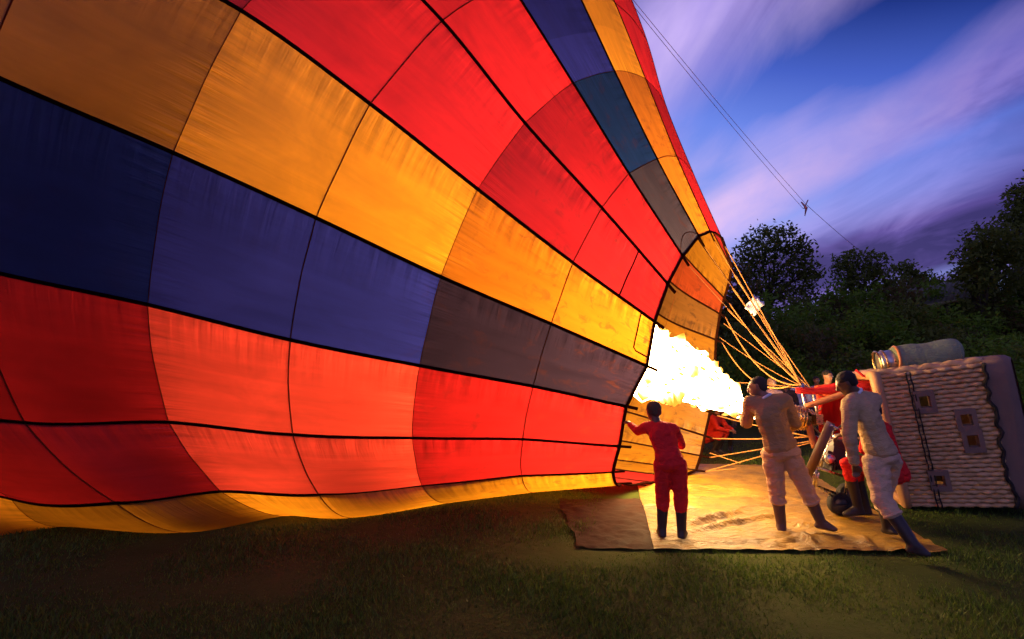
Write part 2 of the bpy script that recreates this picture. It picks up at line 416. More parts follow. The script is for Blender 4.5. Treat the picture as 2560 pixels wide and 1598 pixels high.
# measured positions of the load tapes (24) at the seams (13), the gore centres and the belly line
GRID=[[(1.348,6.878,0.401),(0.129,6.908,0.349),(-1.138,6.525,0.293),(-2.159,5.778,0.353),(-3.150,5.588,0.429),(-3.964,5.185,0.405),(-5.042,5.210,0.441),(-6.846,5.835,0.778),(-8.582,6.633,1.545),(-9.922,7.601,2.441),(-10.300,8.650,4.036),(-9.908,10.019,6.104),(-8.532,11.699,8.594)],
[(1.366,6.517,0.784),(0.134,6.356,0.893),(-1.168,5.983,0.951),(-2.354,5.478,1.044),(-3.523,5.220,1.197),(-4.594,4.796,1.230),(-5.733,4.624,1.490),(-7.259,4.804,2.042),(-8.752,5.277,2.936),(-9.918,6.132,3.813),(-10.297,7.474,5.134),(-9.907,9.313,6.763),(-8.532,11.650,8.639)],
[(1.405,6.244,1.302),(0.250,5.940,1.552),(-1.016,5.521,1.785),(-2.258,5.084,2.035),(-3.484,4.737,2.346),(-4.661,4.222,2.605),(-5.853,3.910,2.997),(-7.269,3.917,3.747),(-8.557,4.208,4.679),(-9.602,5.022,5.449),(-10.044,6.587,6.443),(-9.755,8.781,7.548),(-8.522,11.613,8.694)],
[(1.636,6.094,1.795),(0.449,5.692,2.264),(-0.755,5.211,2.715),(-1.921,4.752,3.208),(-3.082,4.341,3.685),(-4.240,3.759,4.099),(-5.451,3.365,4.683),(-6.635,3.217,5.613),(-7.911,3.494,6.580),(-8.996,4.354,7.232),(-9.559,6.052,7.869),(-9.464,8.460,8.404),(-8.501,11.591,8.753)],
[(1.738,6.065,2.334),(0.699,5.632,2.965),(-0.366,5.118,3.643),(-1.397,4.640,4.328),(-2.475,4.212,4.984),(-3.689,3.633,5.411),(-4.622,3.191,6.432),(-5.744,3.030,7.495),(-7.003,3.304,8.498),(-8.145,4.175,9.030),(-8.878,5.909,9.307),(-9.055,8.374,9.267),(-8.473,11.585,8.813)],
[(1.948,6.167,2.819),(1.067,5.757,3.660),(0.143,5.285,4.473),(-0.734,4.844,5.370),(-1.731,4.454,6.200),(-2.676,3.889,7.092),(-3.681,3.518,7.975),(-4.661,3.369,9.255),(-5.899,3.650,10.292),(-7.110,4.499,10.712),(-8.051,6.169,10.653),(-8.559,8.530,10.074),(-8.439,11.595,8.869)],
[(2.225,6.389,3.232),(1.478,6.069,4.218),(0.738,5.692,5.207),(-0.049,5.347,6.273),(-0.844,5.037,7.337),(-1.622,4.572,8.472),(-2.458,4.275,9.597),(-3.466,4.210,10.766),(-4.681,4.507,11.832),(-5.968,5.303,12.155),(-7.137,6.811,11.808),(-8.011,8.916,10.767),(-8.401,11.622,8.917)],
[(2.574,6.711,3.588),(1.985,6.540,4.626),(1.382,6.313,5.763),(0.776,6.113,6.970),(0.101,5.940,8.142),(-0.609,5.635,9.426),(-1.323,5.466,10.667),(-2.245,5.492,11.916),(-3.437,5.813,13.004),(-4.802,6.527,13.254),(-6.204,7.791,12.687),(-7.451,9.503,11.295),(-8.362,11.663,8.954)],
[(2.898,7.118,3.778),(2.459,7.128,4.928),(2.023,7.098,6.144),(1.584,7.087,7.393),(1.049,7.086,8.642),(0.582,6.985,10.014),(-0.247,6.980,11.323),(-1.088,7.119,12.622),(-2.258,7.471,13.723),(-3.697,8.082,13.928),(-5.320,9.035,13.226),(-6.920,10.249,11.618),(-8.325,11.715,8.977)],
[(3.261,7.578,3.819),(2.949,7.806,4.954),(2.604,7.997,6.251),(2.386,8.194,7.546),(2.067,8.385,8.859),(1.702,8.512,10.292),(0.690,8.705,11.518),(-0.080,8.974,12.831),(-1.231,9.362,13.936),(-2.734,9.854,14.128),(-4.549,10.453,13.386),(-6.458,11.100,11.714),(-8.293,11.774,8.983)],
[(3.601,8.045,3.455),(3.233,8.514,4.812),(2.947,8.946,6.071),(2.725,9.364,7.332),(2.436,9.764,8.576),(2.162,10.140,9.934),(1.421,10.516,11.237),(0.706,10.921,12.529),(-0.430,11.346,13.629),(-1.983,11.715,13.840),(-3.949,11.941,13.155),(-6.098,11.993,11.576),(-8.268,11.836,8.974)],
[(3.766,8.536,3.303),(3.361,9.199,4.504),(3.055,9.867,5.681),(2.765,10.500,6.856),(2.438,11.101,8.018),(2.259,11.713,9.279),(1.892,12.279,10.501),(1.212,12.818,11.738),(0.086,13.279,12.823),(-1.499,13.527,13.084),(-3.562,13.391,12.551),(-5.865,12.863,11.213),(-8.252,11.896,8.948)],
[(3.823,8.894,3.080),(3.457,9.778,4.066),(3.144,10.647,5.126),(2.876,11.463,6.174),(2.569,12.233,7.217),(2.414,13.047,8.339),(2.066,13.774,9.448),(1.400,14.425,10.605),(0.277,14.917,11.668),(-1.320,15.062,12.001),(-3.418,14.619,11.684),(-5.779,13.600,10.693),(-8.246,11.948,8.912)],
[(3.848,9.176,2.826),(3.445,10.259,3.514),(3.092,11.297,4.422),(2.812,12.265,5.307),(2.496,13.176,6.201),(2.329,14.157,7.145),(1.971,15.018,8.109),(1.297,15.763,9.166),(0.173,16.281,10.201),(-1.418,16.341,10.626),(-3.497,15.642,10.584),(-5.826,14.214,10.033),(-8.249,11.990,8.866)],
[(3.835,9.381,2.360),(3.327,10.610,2.884),(2.902,11.776,3.614),(2.579,12.856,4.312),(2.223,13.870,5.033),(2.010,14.973,5.773),(1.613,15.933,6.572),(0.912,16.747,7.513),(-0.220,17.283,8.517),(-1.786,17.281,9.047),(-3.791,16.394,9.321),(-6.003,14.665,9.275),(-8.261,12.021,8.814)],
[(3.790,9.468,1.613),(3.109,10.810,2.216),(2.586,12.052,2.752),(2.191,13.196,3.252),(1.768,14.269,3.790),(1.475,15.443,4.313),(1.014,16.460,4.935),(0.268,17.313,5.752),(-0.876,17.860,6.723),(-2.401,17.821,7.365),(-4.283,16.826,7.976),(-6.298,14.925,8.468),(-8.282,12.040,8.758)],
[(3.683,9.437,1.014),(2.805,10.844,1.552),(2.165,12.108,1.894),(1.673,13.264,2.195),(1.160,14.349,2.550),(0.761,15.536,2.857),(0.213,16.564,3.303),(-0.594,17.425,3.997),(-1.754,17.975,4.934),(-3.224,17.929,5.688),(-4.942,16.912,6.634),(-6.693,14.976,7.663),(-8.309,12.043,8.702)],
[(3.509,9.284,0.602),(2.435,10.712,0.936),(1.666,11.940,1.093),(1.058,13.056,1.210),(0.438,14.104,1.394),(-0.088,15.246,1.498),(-0.739,16.239,1.780),(-1.617,17.076,2.360),(-2.797,17.619,3.265),(-4.202,17.595,4.124),(-5.724,16.645,5.383),(-7.163,14.816,6.912),(-8.342,12.032,8.650)],
[(3.361,9.122,0.271),(2.024,10.421,0.406),(1.121,11.559,0.400),(0.386,12.586,0.358),(-0.352,13.549,0.395),(-1.017,14.593,0.325),(-1.780,15.507,0.465),(-2.736,16.289,0.945),(-3.938,16.816,1.823),(-5.271,16.843,2.772),(-6.580,16.043,4.301),(-7.676,14.455,6.263),(-8.377,12.007,8.605)],
[(3.165,8.843,0.071),(1.596,9.991,0.114),(0.564,10.990,0.081),(-0.301,11.882,0.059),(-1.159,12.722,0.052),(-1.966,13.617,0.043),(-2.844,14.413,0.044),(-3.881,15.113,0.078),(-5.104,15.618,0.701),(-6.365,15.719,1.720),(-7.454,15.145,3.460),(-8.201,13.915,5.758),(-8.414,11.969,8.570)],
[(2.657,8.341,0.054),(1.179,9.448,0.063),(0.031,10.268,0.046),(-0.958,10.992,0.039),(-1.931,11.673,0.037),(-2.875,12.382,0.036),(-3.863,13.029,0.036),(-4.976,13.624,0.037),(-6.220,14.101,0.106),(-7.411,14.297,1.035),(-8.291,14.007,2.911),(-8.703,13.233,5.429),(-8.449,11.922,8.547)],
[(2.168,7.939,0.053),(0.801,8.828,0.054),(-0.443,9.441,0.041),(-1.543,9.970,0.037),(-2.619,10.472,0.036),(-3.685,10.966,0.035),(-4.771,11.442,0.035),(-5.953,11.918,0.036),(-7.216,12.362,0.057),(-8.344,12.667,0.760),(-9.038,12.702,2.692),(-9.151,12.450,5.298),(-8.480,11.868,8.538)],
[(1.811,7.582,0.091),(0.486,8.170,0.060),(-0.828,8.561,0.044),(-2.018,8.884,0.038),(-3.179,9.194,0.037),(-4.345,9.461,0.035),(-5.510,9.755,0.035),(-6.748,10.104,0.036),(-8.026,10.513,0.077),(-9.104,10.933,0.914),(-9.646,11.316,2.815),(-9.516,11.618,5.372),(-8.505,11.810,8.543)],
[(1.523,7.219,0.182),(0.470,7.731,0.038),(-0.674,7.283,0.030),(-1.708,6.658,0.030),(-2.539,6.727,0.030),(-3.309,6.091,0.030),(-4.809,6.292,0.030),(-5.852,5.904,0.030),(-8.599,8.672,0.452),(-9.641,9.208,1.487),(-10.075,9.935,3.273),(-9.774,10.790,5.646),(-8.523,11.752,8.562)]]
CENTRE=[(2.653,7.824,1.808),(1.775,8.240,2.290),(0.943,8.618,2.792),(0.163,8.956,3.301),(-0.619,9.282,3.848),(-1.336,9.568,4.381),(-2.137,9.875,5.011),(-3.120,10.233,5.834),(-4.329,10.644,6.806),(-5.638,11.056,7.443),(-6.873,11.414,8.038),(-7.852,11.677,8.505),(-8.390,11.814,8.760)]
BELLY=[(1.425,7.066,0.202),(0.250,7.181,0.076),(-0.894,6.733,0.033),(-1.928,6.108,0.020),(-2.759,6.177,0.020),(-3.529,5.541,0.020),(-5.029,5.742,0.020),(-6.072,5.354,0.020),(-8.592,7.755,0.944),(-9.767,8.485,1.916),(-10.177,9.357,3.616),(-9.834,10.443,5.852),(-8.527,11.728,8.576)]
# ------------------------------------------------------------------ balloon envelope
N_T, N_S = 24, 13
GV = [[Vector(q) for q in row] for row in GRID]
CV = [Vector(q) for q in CENTRE]; BV = [Vector(q) for q in BELLY]
LOBE_T = {0: 0.06, 1: 0.035, 2: 0.015}
def cat(p0, p1, p2, p3, t):
    return 0.5 * ((2 * p1) + (p2 - p0) * t + (2 * p0 - 5 * p1 + 4 * p2 - p3) * t * t + (3 * p1 - p0 - 3 * p2 + p3) * t ** 3)
def curve(arr, v):
    n = len(arr); j = min(n - 2, max(0, int(math.floor(v)))); t = v - j
    a = arr[j - 1] if j > 0 else 2 * arr[0] - arr[1]
    d = arr[j + 2] if j + 2 < n else 2 * arr[-1] - arr[-2]
    return cat(a, arr[j], arr[j + 1], d, t)
def lobe(v):
    w = (v / 2.0) % 1.0
    return math.sin(math.pi * w)
def tape_point(n, v):
    n %= N_T
    q = curve(GV[n], v)
    a = LOBE_T.get(n, 0.008 if n < 12 else 0.02)
    odd = 1 - abs((v % 2) - 1)
    out = q - curve(CV, v); out = out.normalized()
    if v > 0 and n in (0, 1, 2):
        q = q + out * a * (lobe(v) - odd)
    return q
def surf(n, u, v):
    """Fabric point in gore n (between tapes n and n+1), u across, v along."""
    A, B = tape_point(n, v), tape_point(n + 1, v)
    q = A.lerp(B, u)
    k = 4 * u * (1 - u)
    if n == 23:
        s = curve(BV, v)
        odd = 1 - abs((v % 2) - 1)
        if v <= 8:
            s = s + Vector((-0.06, -0.13, 0)) * (lobe(v) - odd)
        return q + (s - A.lerp(B, 0.5)) * k
    out = (q - curve(CV, v)).normalized()
    w = (B - A).length
    amp = (0.032 if n < 2 else 0.020 if n == 2 else 0.013 if n < 7 else 0.034) * w * (0.55 + 0.45 * min(1, v / 1.5))
    if v < 0.12:
        amp *= 0.6 + 0.4 * v / 0.12
    b = q + out * amp * k * (0.9 + 0.12 * lobe(v))
    # soft slack folds close to the mouth and by the upper tapes
    if v < 2.4:
        fade = max(0.0, 1 - v / 2.4)
        b += out * fade * 0.016 * k * noise.noise(Vector((n * 3.7 + u * 1.6, v * 13.0, n * 1.3)))
    b += out * 0.014 * k * noise.noise(Vector((n * 5.1 + u * 2.0, v * 1.7, 4.4)))
    if b.z < 0.02:
        b.z = 0.02
    return b

m = Mat('envelope_nylon')
uvn = m.n('ShaderNodeUVMap'); uvn.uv_map = 'UVMap'
uv = uvn.outputs['UV']
sp = m.n('ShaderNodeSeparateXYZ'); m.put(sp.inputs[0], uv)
U, V = sp.outputs['X'], sp.outputs['Y']
info = m.n('ShaderNodeObjectInfo')
dirt = m.n('ShaderNodeAttribute'); dirt.attribute_name = 'dirt'
# position in the gore (fraction) and in the double row between two strong seams
fu = m.math('FRACT', U)
fv = m.math('FRACT', m.math('MULTIPLY', V, 0.5))
edge_u = m.math('ABSOLUTE', m.math('SUBTRACT', fu, 0.5))             # 0.5 at the tapes
near_top_tape = m.ramp(fu, [(0.55, 0.0), (0.98, 1.0)])
edge_v = m.math('ABSOLUTE', m.math('SUBTRACT', fv, 0.5))             # 0.5 at the strong seams
near_seam = m.ramp(edge_v, [(0.33, 0.0), (0.5, 1.0)])
mouth = m.ramp(m.math('DIVIDE', V, 6.0), [(0.0, 1.0), (0.35, 0.45), (1.0, 0.25)])
gather_v = m.noise(m.mapping(uv, (26, 1.1, 1)), 1.0, 2, 0.65, 0.4)      # gathers that run along the gore from a strong seam
gather_u = m.noise(m.mapping(uv, (1.3, 15, 1), (0, 0, 0.12)), 1.0, 2, 0.6, 0.3)      # gathers that run away from the load tape
big = m.noise(m.mapping(uv, (1.6, 0.9, 1)), 2.0, 3, 0.6, 0.9)
streak = m.noise(m.mapping(uv, (7, 0.7, 1), (0, 0, 0.35)), 1.0, 3, 0.6, 0.6)
g1 = m.math('MULTIPLY', m.math('SUBTRACT', gather_v, 0.5), near_seam)
g2 = m.math('MULTIPLY', m.math('SUBTRACT', gather_u, 0.5), m.math('MULTIPLY', near_top_tape, mouth))
fold = m.math('ADD', m.math('MULTIPLY', m.math('MULTIPLY', g1, m.ramp(big, [(0.35, 0.25), (0.65, 1.0)])), 1.7), m.math('MULTIPLY', g2, 2.4))
thick = m.math('ADD', m.math('ADD', 0.76, fold), m.math('MULTIPLY', m.math('SUBTRACT', streak, 0.5), 0.42))
thick = m.math('ADD', thick, m.math('MULTIPLY', m.math('SUBTRACT', big, 0.5), 0.45))
# soot and mud specks near the mouth
so = m.noise(m.mapping(uv, (2.4, 3.0, 1)), 2.2, 4, 0.62, 0.8)
soot = m.math('MULTIPLY', m.ramp(so, [(0.55, 0.0), (0.68, 1.0)]), dirt.outputs['Fac'])
cl = m.n('ShaderNodeCombineXYZ')
for i in range(3):
    m.put(cl.inputs[i], thick)
tint = m.mix(1.0, info.outputs['Color'], cl.outputs[0], 'MULTIPLY')
tint = m.mix(m.math('MULTIPLY', soot, 0.65), tint, (0.05, 0.015, 0.012))
nb = m.bump(m.math('ADD', fold, m.math('MULTIPLY', streak, 0.3)), 0.5, 0.03)
tr = m.n('ShaderNodeBsdfTranslucent'); m.put(tr.inputs['Color'], tint); m.put(tr.inputs['Normal'], nb)
df = m.n('ShaderNodeBsdfDiffuse'); m.put(df.inputs['Color'], tint); m.put(df.inputs['Normal'], nb)
gl = m.n('ShaderNodeBsdfGlossy'); gl.inputs['Roughness'].default_value = 0.42; m.put(gl.inputs['Color'], (1, 1, 1)); m.put(gl.inputs['Normal'], nb)
mx = m.n('ShaderNodeMixShader'); mx.inputs[0].default_value = 0.60
m.put(mx.inputs[1], df.outputs[0]); m.put(mx.inputs[2], tr.outputs[0])
mx2 = m.n('ShaderNodeMixShader'); mx2.inputs[0].default_value = 0.025
m.put(mx2.inputs[1], mx.outputs[0]); m.put(mx2.inputs[2], gl.outputs[0])
m.put(m.out.inputs['Surface'], mx2.outputs[0])
FABRIC = m.m
m = Mat('load_tape_webbing')
wc_ = m.mix(m.noise(m.geo(), 60, 3), (0.030, 0.008, 0.006), (0.060, 0.018, 0.010))
tr = m.n('ShaderNodeBsdfTranslucent'); m.put(tr.inputs['Color'], wc_); df = m.n('ShaderNodeBsdfDiffuse'); m.put(df.inputs['Color'], m.mix(1.0, wc_, (0.5, 0.5, 0.5), 'MULTIPLY'))
mx = m.n('ShaderNodeMixShader'); mx.inputs[0].default_value = 0.6; m.put(mx.inputs[1], df.outputs[0]); m.put(mx.inputs[2], tr.outputs[0]); m.put(m.out.inputs['Surface'], mx.outputs[0])
WEB = m.m
m = Mat('seam_overlap')
tr = m.n('ShaderNodeBsdfTranslucent'); m.put(tr.inputs['Color'], (0.34, 0.09, 0.03)); df = m.n('ShaderNodeBsdfDiffuse'); m.put(df.inputs['Color'], (0.16, 0.05, 0.02))
mx = m.n('ShaderNodeMixShader'); mx.inputs[0].default_value = 0.6; m.put(mx.inputs[1], df.outputs[0]); m.put(mx.inputs[2], tr.outputs[0]); m.put(m.out.inputs['Surface'], mx.outputs[0])
SEAM = m.m

balloon = empty('hot_air_balloon', (1.6, 7.6, 0.0), 'half inflated red, yellow and blue striped hot air balloon lying on the grass', 'balloon')
RED, YEL, BLU = (0.84, 0.028, 0.034), (0.94, 0.40, 0.022), (0.028, 0.036, 0.36)
PATTERN = {0: RED, 1: RED, 2: BLU, 3: YEL}           # gore index modulo 4
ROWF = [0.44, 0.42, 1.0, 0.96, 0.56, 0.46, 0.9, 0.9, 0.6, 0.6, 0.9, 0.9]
def make_panel(n, v0, v1, color, fine):
    nu, nv = (14, 14) if fine else (6, 4)
    me = bpy.data.meshes.new('panel')
    vs, uvs, dirtv = [], [], []
    for j in range(nv + 1):
        v = v0 + (v1 - v0) * j / nv
        for i in range(nu + 1):
            u = i / nu
            vs.append(tuple(surf(n, u, v)))
            uvs.append((n + 0.001 + u * 0.998, v))
            dirtv.append(max(0.0, 1 - v / 2.3) ** 0.7 if v < 2.3 else 0.06)
    fs = [(j * (nu + 1) + i, j * (nu + 1) + i + 1, (j + 1) * (nu + 1) + i + 1, (j + 1) * (nu + 1) + i) for j in range(nv) for i in range(nu)]
    me.from_pydata(vs, [], fs)
    me.polygons.foreach_set('use_smooth', [True] * len(fs))
    lay = me.uv_layers.new(name='UVMap')
    flat = []
    for f in fs:
        for k in f:
            flat += uvs[k]
    lay.data.foreach_set('uv', flat)
    at_ = me.attributes.new('dirt', 'FLOAT', 'POINT')
    at_.data.foreach_set('value', dirtv)
    me.materials.append(FABRIC)
    o = link('panel', me, balloon)
    o.color = tuple(color) + (1.0,)
    return o
FAR_GORES = {10: YEL, 11: YEL, 12: (0.92, 0.14, 0.03), 13: (0.62, 0.27, 0.05), 14: YEL, 15: YEL, 16: YEL, 17: YEL, 18: YEL, 19: YEL, 20: RED, 21: RED, 22: RED}      # far side, seen through the mouth
prng = random.Random(11)
for n in range(N_T):
    base = FAR_GORES.get(n, PATTERN[n % 4])
    cuts = list(range(N_S))
    if n == 4:
        cuts = [0, 0.45] + cuts[1:]          # the short darker panel by the mouth
    if n in (6, 7):
        cuts = cuts[:3] + [2.42 if n == 6 else 2.5] + cuts[3:]
    for a, b in zip(cuts[:-1], cuts[1:]):
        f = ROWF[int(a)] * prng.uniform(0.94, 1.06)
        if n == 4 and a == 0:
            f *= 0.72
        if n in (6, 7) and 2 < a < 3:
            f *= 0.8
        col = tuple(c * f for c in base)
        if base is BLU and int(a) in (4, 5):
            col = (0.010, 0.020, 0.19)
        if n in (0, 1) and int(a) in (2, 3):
            col = (0.90, 0.085, 0.058)                                   # lighter coral cloth low on the side
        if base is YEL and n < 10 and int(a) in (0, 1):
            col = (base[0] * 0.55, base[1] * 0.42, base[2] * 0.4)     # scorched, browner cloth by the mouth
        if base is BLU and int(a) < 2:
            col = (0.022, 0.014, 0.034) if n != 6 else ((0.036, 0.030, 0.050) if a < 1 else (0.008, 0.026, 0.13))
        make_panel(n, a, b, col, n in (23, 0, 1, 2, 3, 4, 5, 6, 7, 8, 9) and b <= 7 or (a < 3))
def strip(name, pts, outs, width, thick, mat):
    """A flat webbing strip that straddles the cloth."""
    b = MB(); pts = [Vector(q) for q in pts]; vs = []; fs = []; n = len(pts)
    for i, q in enumerate(pts):
        t = (pts[min(i + 1, n - 1)] - pts[max(i - 1, 0)]).normalized()
        o = outs[i]; s = t.cross(o).normalized(); o = s.cross(t).normalized()
        for sx, so in ((-1, -1), (1, -1), (1, 1), (-1, 1)):
            vs.append(q + s * sx * width / 2 + o * so * thick / 2)
    for i in range(n - 1):
        for k in range(4):
            k2 = (k + 1) % 4
            fs.append((i * 4 + k, i * 4 + k2, i * 4 + 4 + k2, i * 4 + 4 + k))
    fs += [(3, 2, 1, 0), tuple((n - 1) * 4 + k for k in range(4))]
    b.add(vs, fs)
    return b.build(name, mat, balloon, smooth=False)
def outward(q, v):
    return (q - curve(CV, v)).normalized()
TAPE_END = []
for n in range(N_T):
    vs_ = [k * 0.1 for k in range(0, 120)] + [12.0]
    pts = [tape_point(n, v) for v in vs_]
    d = (pts[0] - pts[2]).normalized()
    end = pts[0] + d * 0.16
    TAPE_END.append(end)
    pts = [end, pts[0] + d * 0.08] + pts
    vv = [0, 0] + vs_
    strip('load_tape', pts, [outward(q, v) for q, v in zip(pts, vv)], 0.038, 0.014, WEB)
def ring(v, gores, per=10):
    pts = [surf(n, k / per, v) for n in gores for k in range(per)]
    pts.append(surf(gores[-1], 1.0, v))
    return pts
near = [22, 23] + list(range(0, 22))
for j in range(1, N_S - 1):
    pts = ring(j, near)
    w = 0.009 if j % 2 else 0.004
    strip('seam', pts, [outward(q, j) for q in pts], w, 0.010, SEAM)
pts = ring(0.0, near); pts.append(pts[0])
strip('mouth_rim', pts, [outward(q, 0) for q in pts], 0.045, 0.016, WEB)
pts = [surf(4, k / 12, 0.45) for k in range(13)]
strip('seam', pts, [outward(q, 0.45) for q in pts], 0.016, 0.010, WEB)
pts = [surf(3, u, 0.17) for u in (0.99, 0.8, 0.6, 0.4, 0.25)] + [surf(3, 0.2, 0.14), surf(3, 0.19, 0.06), surf(3, 0.19, 0.0)]
strip('patch_hem', pts, [outward(q, 0.1) for q in pts], 0.016, 0.010, WEB)
pts = [surf(6, u, 0.02 + 0.5 * u * (1 - u)) for u in [k / 10 for k in range(11)]]
strip('patch_hem', pts, [outward(q, 0.1) for q in pts], 0.007, 0.010, SEAM)

# ------------------------------------------------------------------ flame
m = Mat('flame')
heat = m.n('ShaderNodeAttribute'); heat.attribute_name = 'jet_core'
ec = m.ramp(heat.outputs['Fac'], [(0.0, (1.0, 0.24, 0.02)), (0.35, (1.0, 0.46, 0.09)), (0.7, (1.0, 0.60, 0.22)), (1.0, (1.0, 0.62, 0.25))])
es = m.math('ADD', 0.035, m.math('MULTIPLY', m.math('POWER', heat.outputs['Fac'], 3.0), 0.965))
em = m.n('ShaderNodeEmission'); m.put(em.inputs['Color'], ec); m.put(em.inputs['Strength'], m.math('MULTIPLY', es, FLAME_POWER))
m.put(m.out.inputs['Surface'], em.outputs[0])
FLAME = m.m
FP = [at(1985, 1046, 6.95), at(1930, 1040, 7.0), at(1870, 1027, 7.1), at(1810, 998, 7.15), at(1750, 958, 7.2), at(1690, 930, 7.28), at(1630, 912, 7.35), at(1560, 875, 7.6), at(1480, 850, 7.9), at(1400, 826, 8.2), at(1310, 808, 8.5), at(1215, 794, 8.8), at(1130, 784, 9.1)]
FR = [0.03, 0.055, 0.10, 0.20, 0.32, 0.42, 0.48, 0.54, 0.56, 0.56, 0.52, 0.36, 0.05]
fv_, ff, fh = [], [], []
NS, NR = 130, 60
for i in range(NS + 1):
    s = i / NS * (len(FP) - 1)
    c = curve(FP, s); rad = max(0.004, curve([Vector((x, 0, 0)) for x in FR], s).x)
    t = (curve(FP, min(s + 0.05, len(FP) - 1)) - curve(FP, max(s - 0.05, 0))).normalized()
    a = Vector((0, 0, 1)); a = (a - t * a.dot(t)).normalized(); b = t.cross(a)
    for k in range(NR):
        q = 2 * math.pi * k / NR
        d = a * math.cos(q) + b * math.sin(q)
        pn = c + d * rad
        g = noise.noise(pn * 3.0 - t * s * 0.7) + 0.5 * noise.noise(pn * 6.5) + 0.12 * noise.noise(pn * 14)
        tongue = max(0.0, noise.noise(Vector((pn.x * 4.5, pn.y * 8.0, pn.z * 8.0)) + Vector((3, 1, 7)))) ** 2
        k2 = min(1, rad / 0.2)
        r2 = rad * (1.0 + 0.16 * g) + tongue * 0.36 * k2
        fv_.append(tuple(c + d * r2 + t * (-0.10 * tongue)))
        fh.append(max(0.0, min(1.0, 1.15 - 3.2 * tongue)))
for i in range(NS):
    for k in range(NR):
        k2 = (k + 1) % NR
        ff.append((i * NR + k, (i + 1) * NR + k, (i + 1) * NR + k2, i * NR + k2))
me = bpy.data.meshes.new('flame')
me.from_pydata(fv_, [], ff)
me.polygons.foreach_set('use_smooth', [True] * len(ff))
me.attributes.new('jet_core', 'FLOAT', 'POINT').data.foreach_set('value', fh)
me.materials.append(FLAME)
flame = tag(link('flame', me), 'roaring white and yellow burner flame shooting into the balloon mouth', 'flame')
# loose licks torn from the edge of the jet
lick = MB(); lrng = random.Random(5)
for _ in range(150):
    s = lrng.uniform(2.6, 6.2); c = curve(FP, s); rad = curve([Vector((x, 0, 0)) for x in FR], s).x
    t = (curve(FP, s + 0.05) - curve(FP, s - 0.05)).normalized()
    a = Vector((0, 0, 1)); a = (a - t * a.dot(t)).normalized(); b = t.cross(a); q = lrng.uniform(0, 6.28)
    d = a * math.cos(q) + b * math.sin(q)
    r0 = rad * lrng.uniform(0.98, 1.20); sz = lrng.uniform(0.006, 0.026)
    st = c + d * r0
    lick.tube([st, st + t * sz * 1.6 + d * sz, st + t * sz * 3.2 + d * sz * 2.2], [sz * 0.5, sz, sz * 0.15], 7)
m = Mat('flame_lick')
em = m.n('ShaderNodeEmission'); m.put(em.inputs['Color'], (1.0, 0.42, 0.07)); em.inputs['Strength'].default_value = 2.4
m.put(m.out.inputs['Surface'], em.outputs[0])
lick.build('flame_licks', m.m, flame)['kind'] = 'stuff'
# ------------------------------------------------------------------ suspension ropes and crown lines (parts of the balloon)
m = Mat('rope')
ROPE = m.principled(m.mix(m.noise(m.geo(), 50, 3), (0.28, 0.115, 0.030), (0.42, 0.20, 0.06)), 0.8, 0, None, 0.2)
K_TOP = at(2004, 962, 7.0); K_BACK = at(2032, 978, 7.6); K_LOW = at(2028, 1092, 7.0); K_LOWB = at(2058, 1098, 7.6)
def rope(a, b, sag, rad=0.009, mat=ROPE, name='suspension_rope', n=22, via=None):
    pts = []
    for i in range(n + 1):
        t = i / n
        q = Vector(a).lerp(Vector(b), t) - Vector((0, 0, sag * 4 * t * (1 - t)))
        if via is not None:
            q += via * math.sin(math.pi * t)
        pts.append(q)
    mb = MB(); mb.tube(pts, rad, 6)
    return mb.build(name, mat, balloon)
TE = TAPE_END
for n, sag, r_ in ((6, 0.02, 0.004), (7, 0.02, 0.004), (8, 0.0, 0.005), (9, 0.0, 0.009), (10, 0.0, 0.010), (11, 0.02, 0.009)):
    rope(TE[n], K_TOP, sag, r_)
rope(TE[10] + Vector((0.02, 0.1, 0.02)), K_BACK, 0.02, 0.009)
rope(TE[11] + Vector((0.02, 0.1, 0.02)), K_TOP + Vector((0.05, 0.05, 0.0)), 0.0, 0.010)
rope(TE[12], K_TOP, 0.10, 0.012)
rope(TE[12] + Vector((0, 0.1, -0.1)), K_BACK, 0.0, 0.008)
rope(TE[13], K_TOP, 0.34, 0.012)
rope(TE[13] + Vector((0, 0.1, -0.1)), K_BACK, 0.0, 0.008)
rope(TE[14], at(1975, 965, 7.0), 0.30, 0.011)
rope(TE[14] + Vector((0, 0.1, 0.1)), K_BACK, 0.06, 0.007)
rope(TE[15], K_BACK, -0.05, 0.007)
for n, sag in ((16, 0.02), (17, 0.02), (18, 0.0), (19, 0.0)):
    rope(TE[n], K_LOW if n < 18 else K_LOWB, sag, 0.010)
rope(TE[18] + Vector((0, 0, 0.08)), at(1850, 1158, 8.2), 0.0, 0.008)
rope(TE[19], at(1840, 1172, 8.1), 0.0, 0.008)
# white cloth tie that gathers the upper ropes
PLASTIC = plain('white_tie', (0.72, 0.70, 0.74), 0.5, 0, 0.1, 30, 0.2)
tie = MB()
c = at(1886, 764, 7.95)
mt = Matrix.Rotation(R(38), 3, 'Y')
cols = 8
for i in range(cols + 1):
    for j in range(cols + 1):
        x, z = (i / cols - 0.5) * 0.20, (j / cols - 0.5) * 0.26
        w = 0.06 * noise.noise(Vector((x * 9, z * 9, 1)))
        e = 1 + 0.3 * noise.noise(Vector((i * 0.9, j * 0.9, 5)))
        tie.v.append(tuple(c + mt @ Vector((x * e, w, z * e))))
tie.f = [(i * 9 + j, i * 9 + j + 1, (i + 1) * 9 + j + 1, (i + 1) * 9 + j) for i in range(cols) for j in range(cols)]
to = tie.build('rope_tie', PLASTIC, balloon)
sm = to.modifiers.new('thickness', 'SOLIDIFY'); sm.thickness = 0.012
LINE = plain('crown_line', (0.34, 0.16, 0.22), 0.8, 0, 0.1, 20, 0.0)
ca = tape_point(9, 4.6)
cb = at(2016, 512, 17.0); ce = at(2215, 668, 44.0)
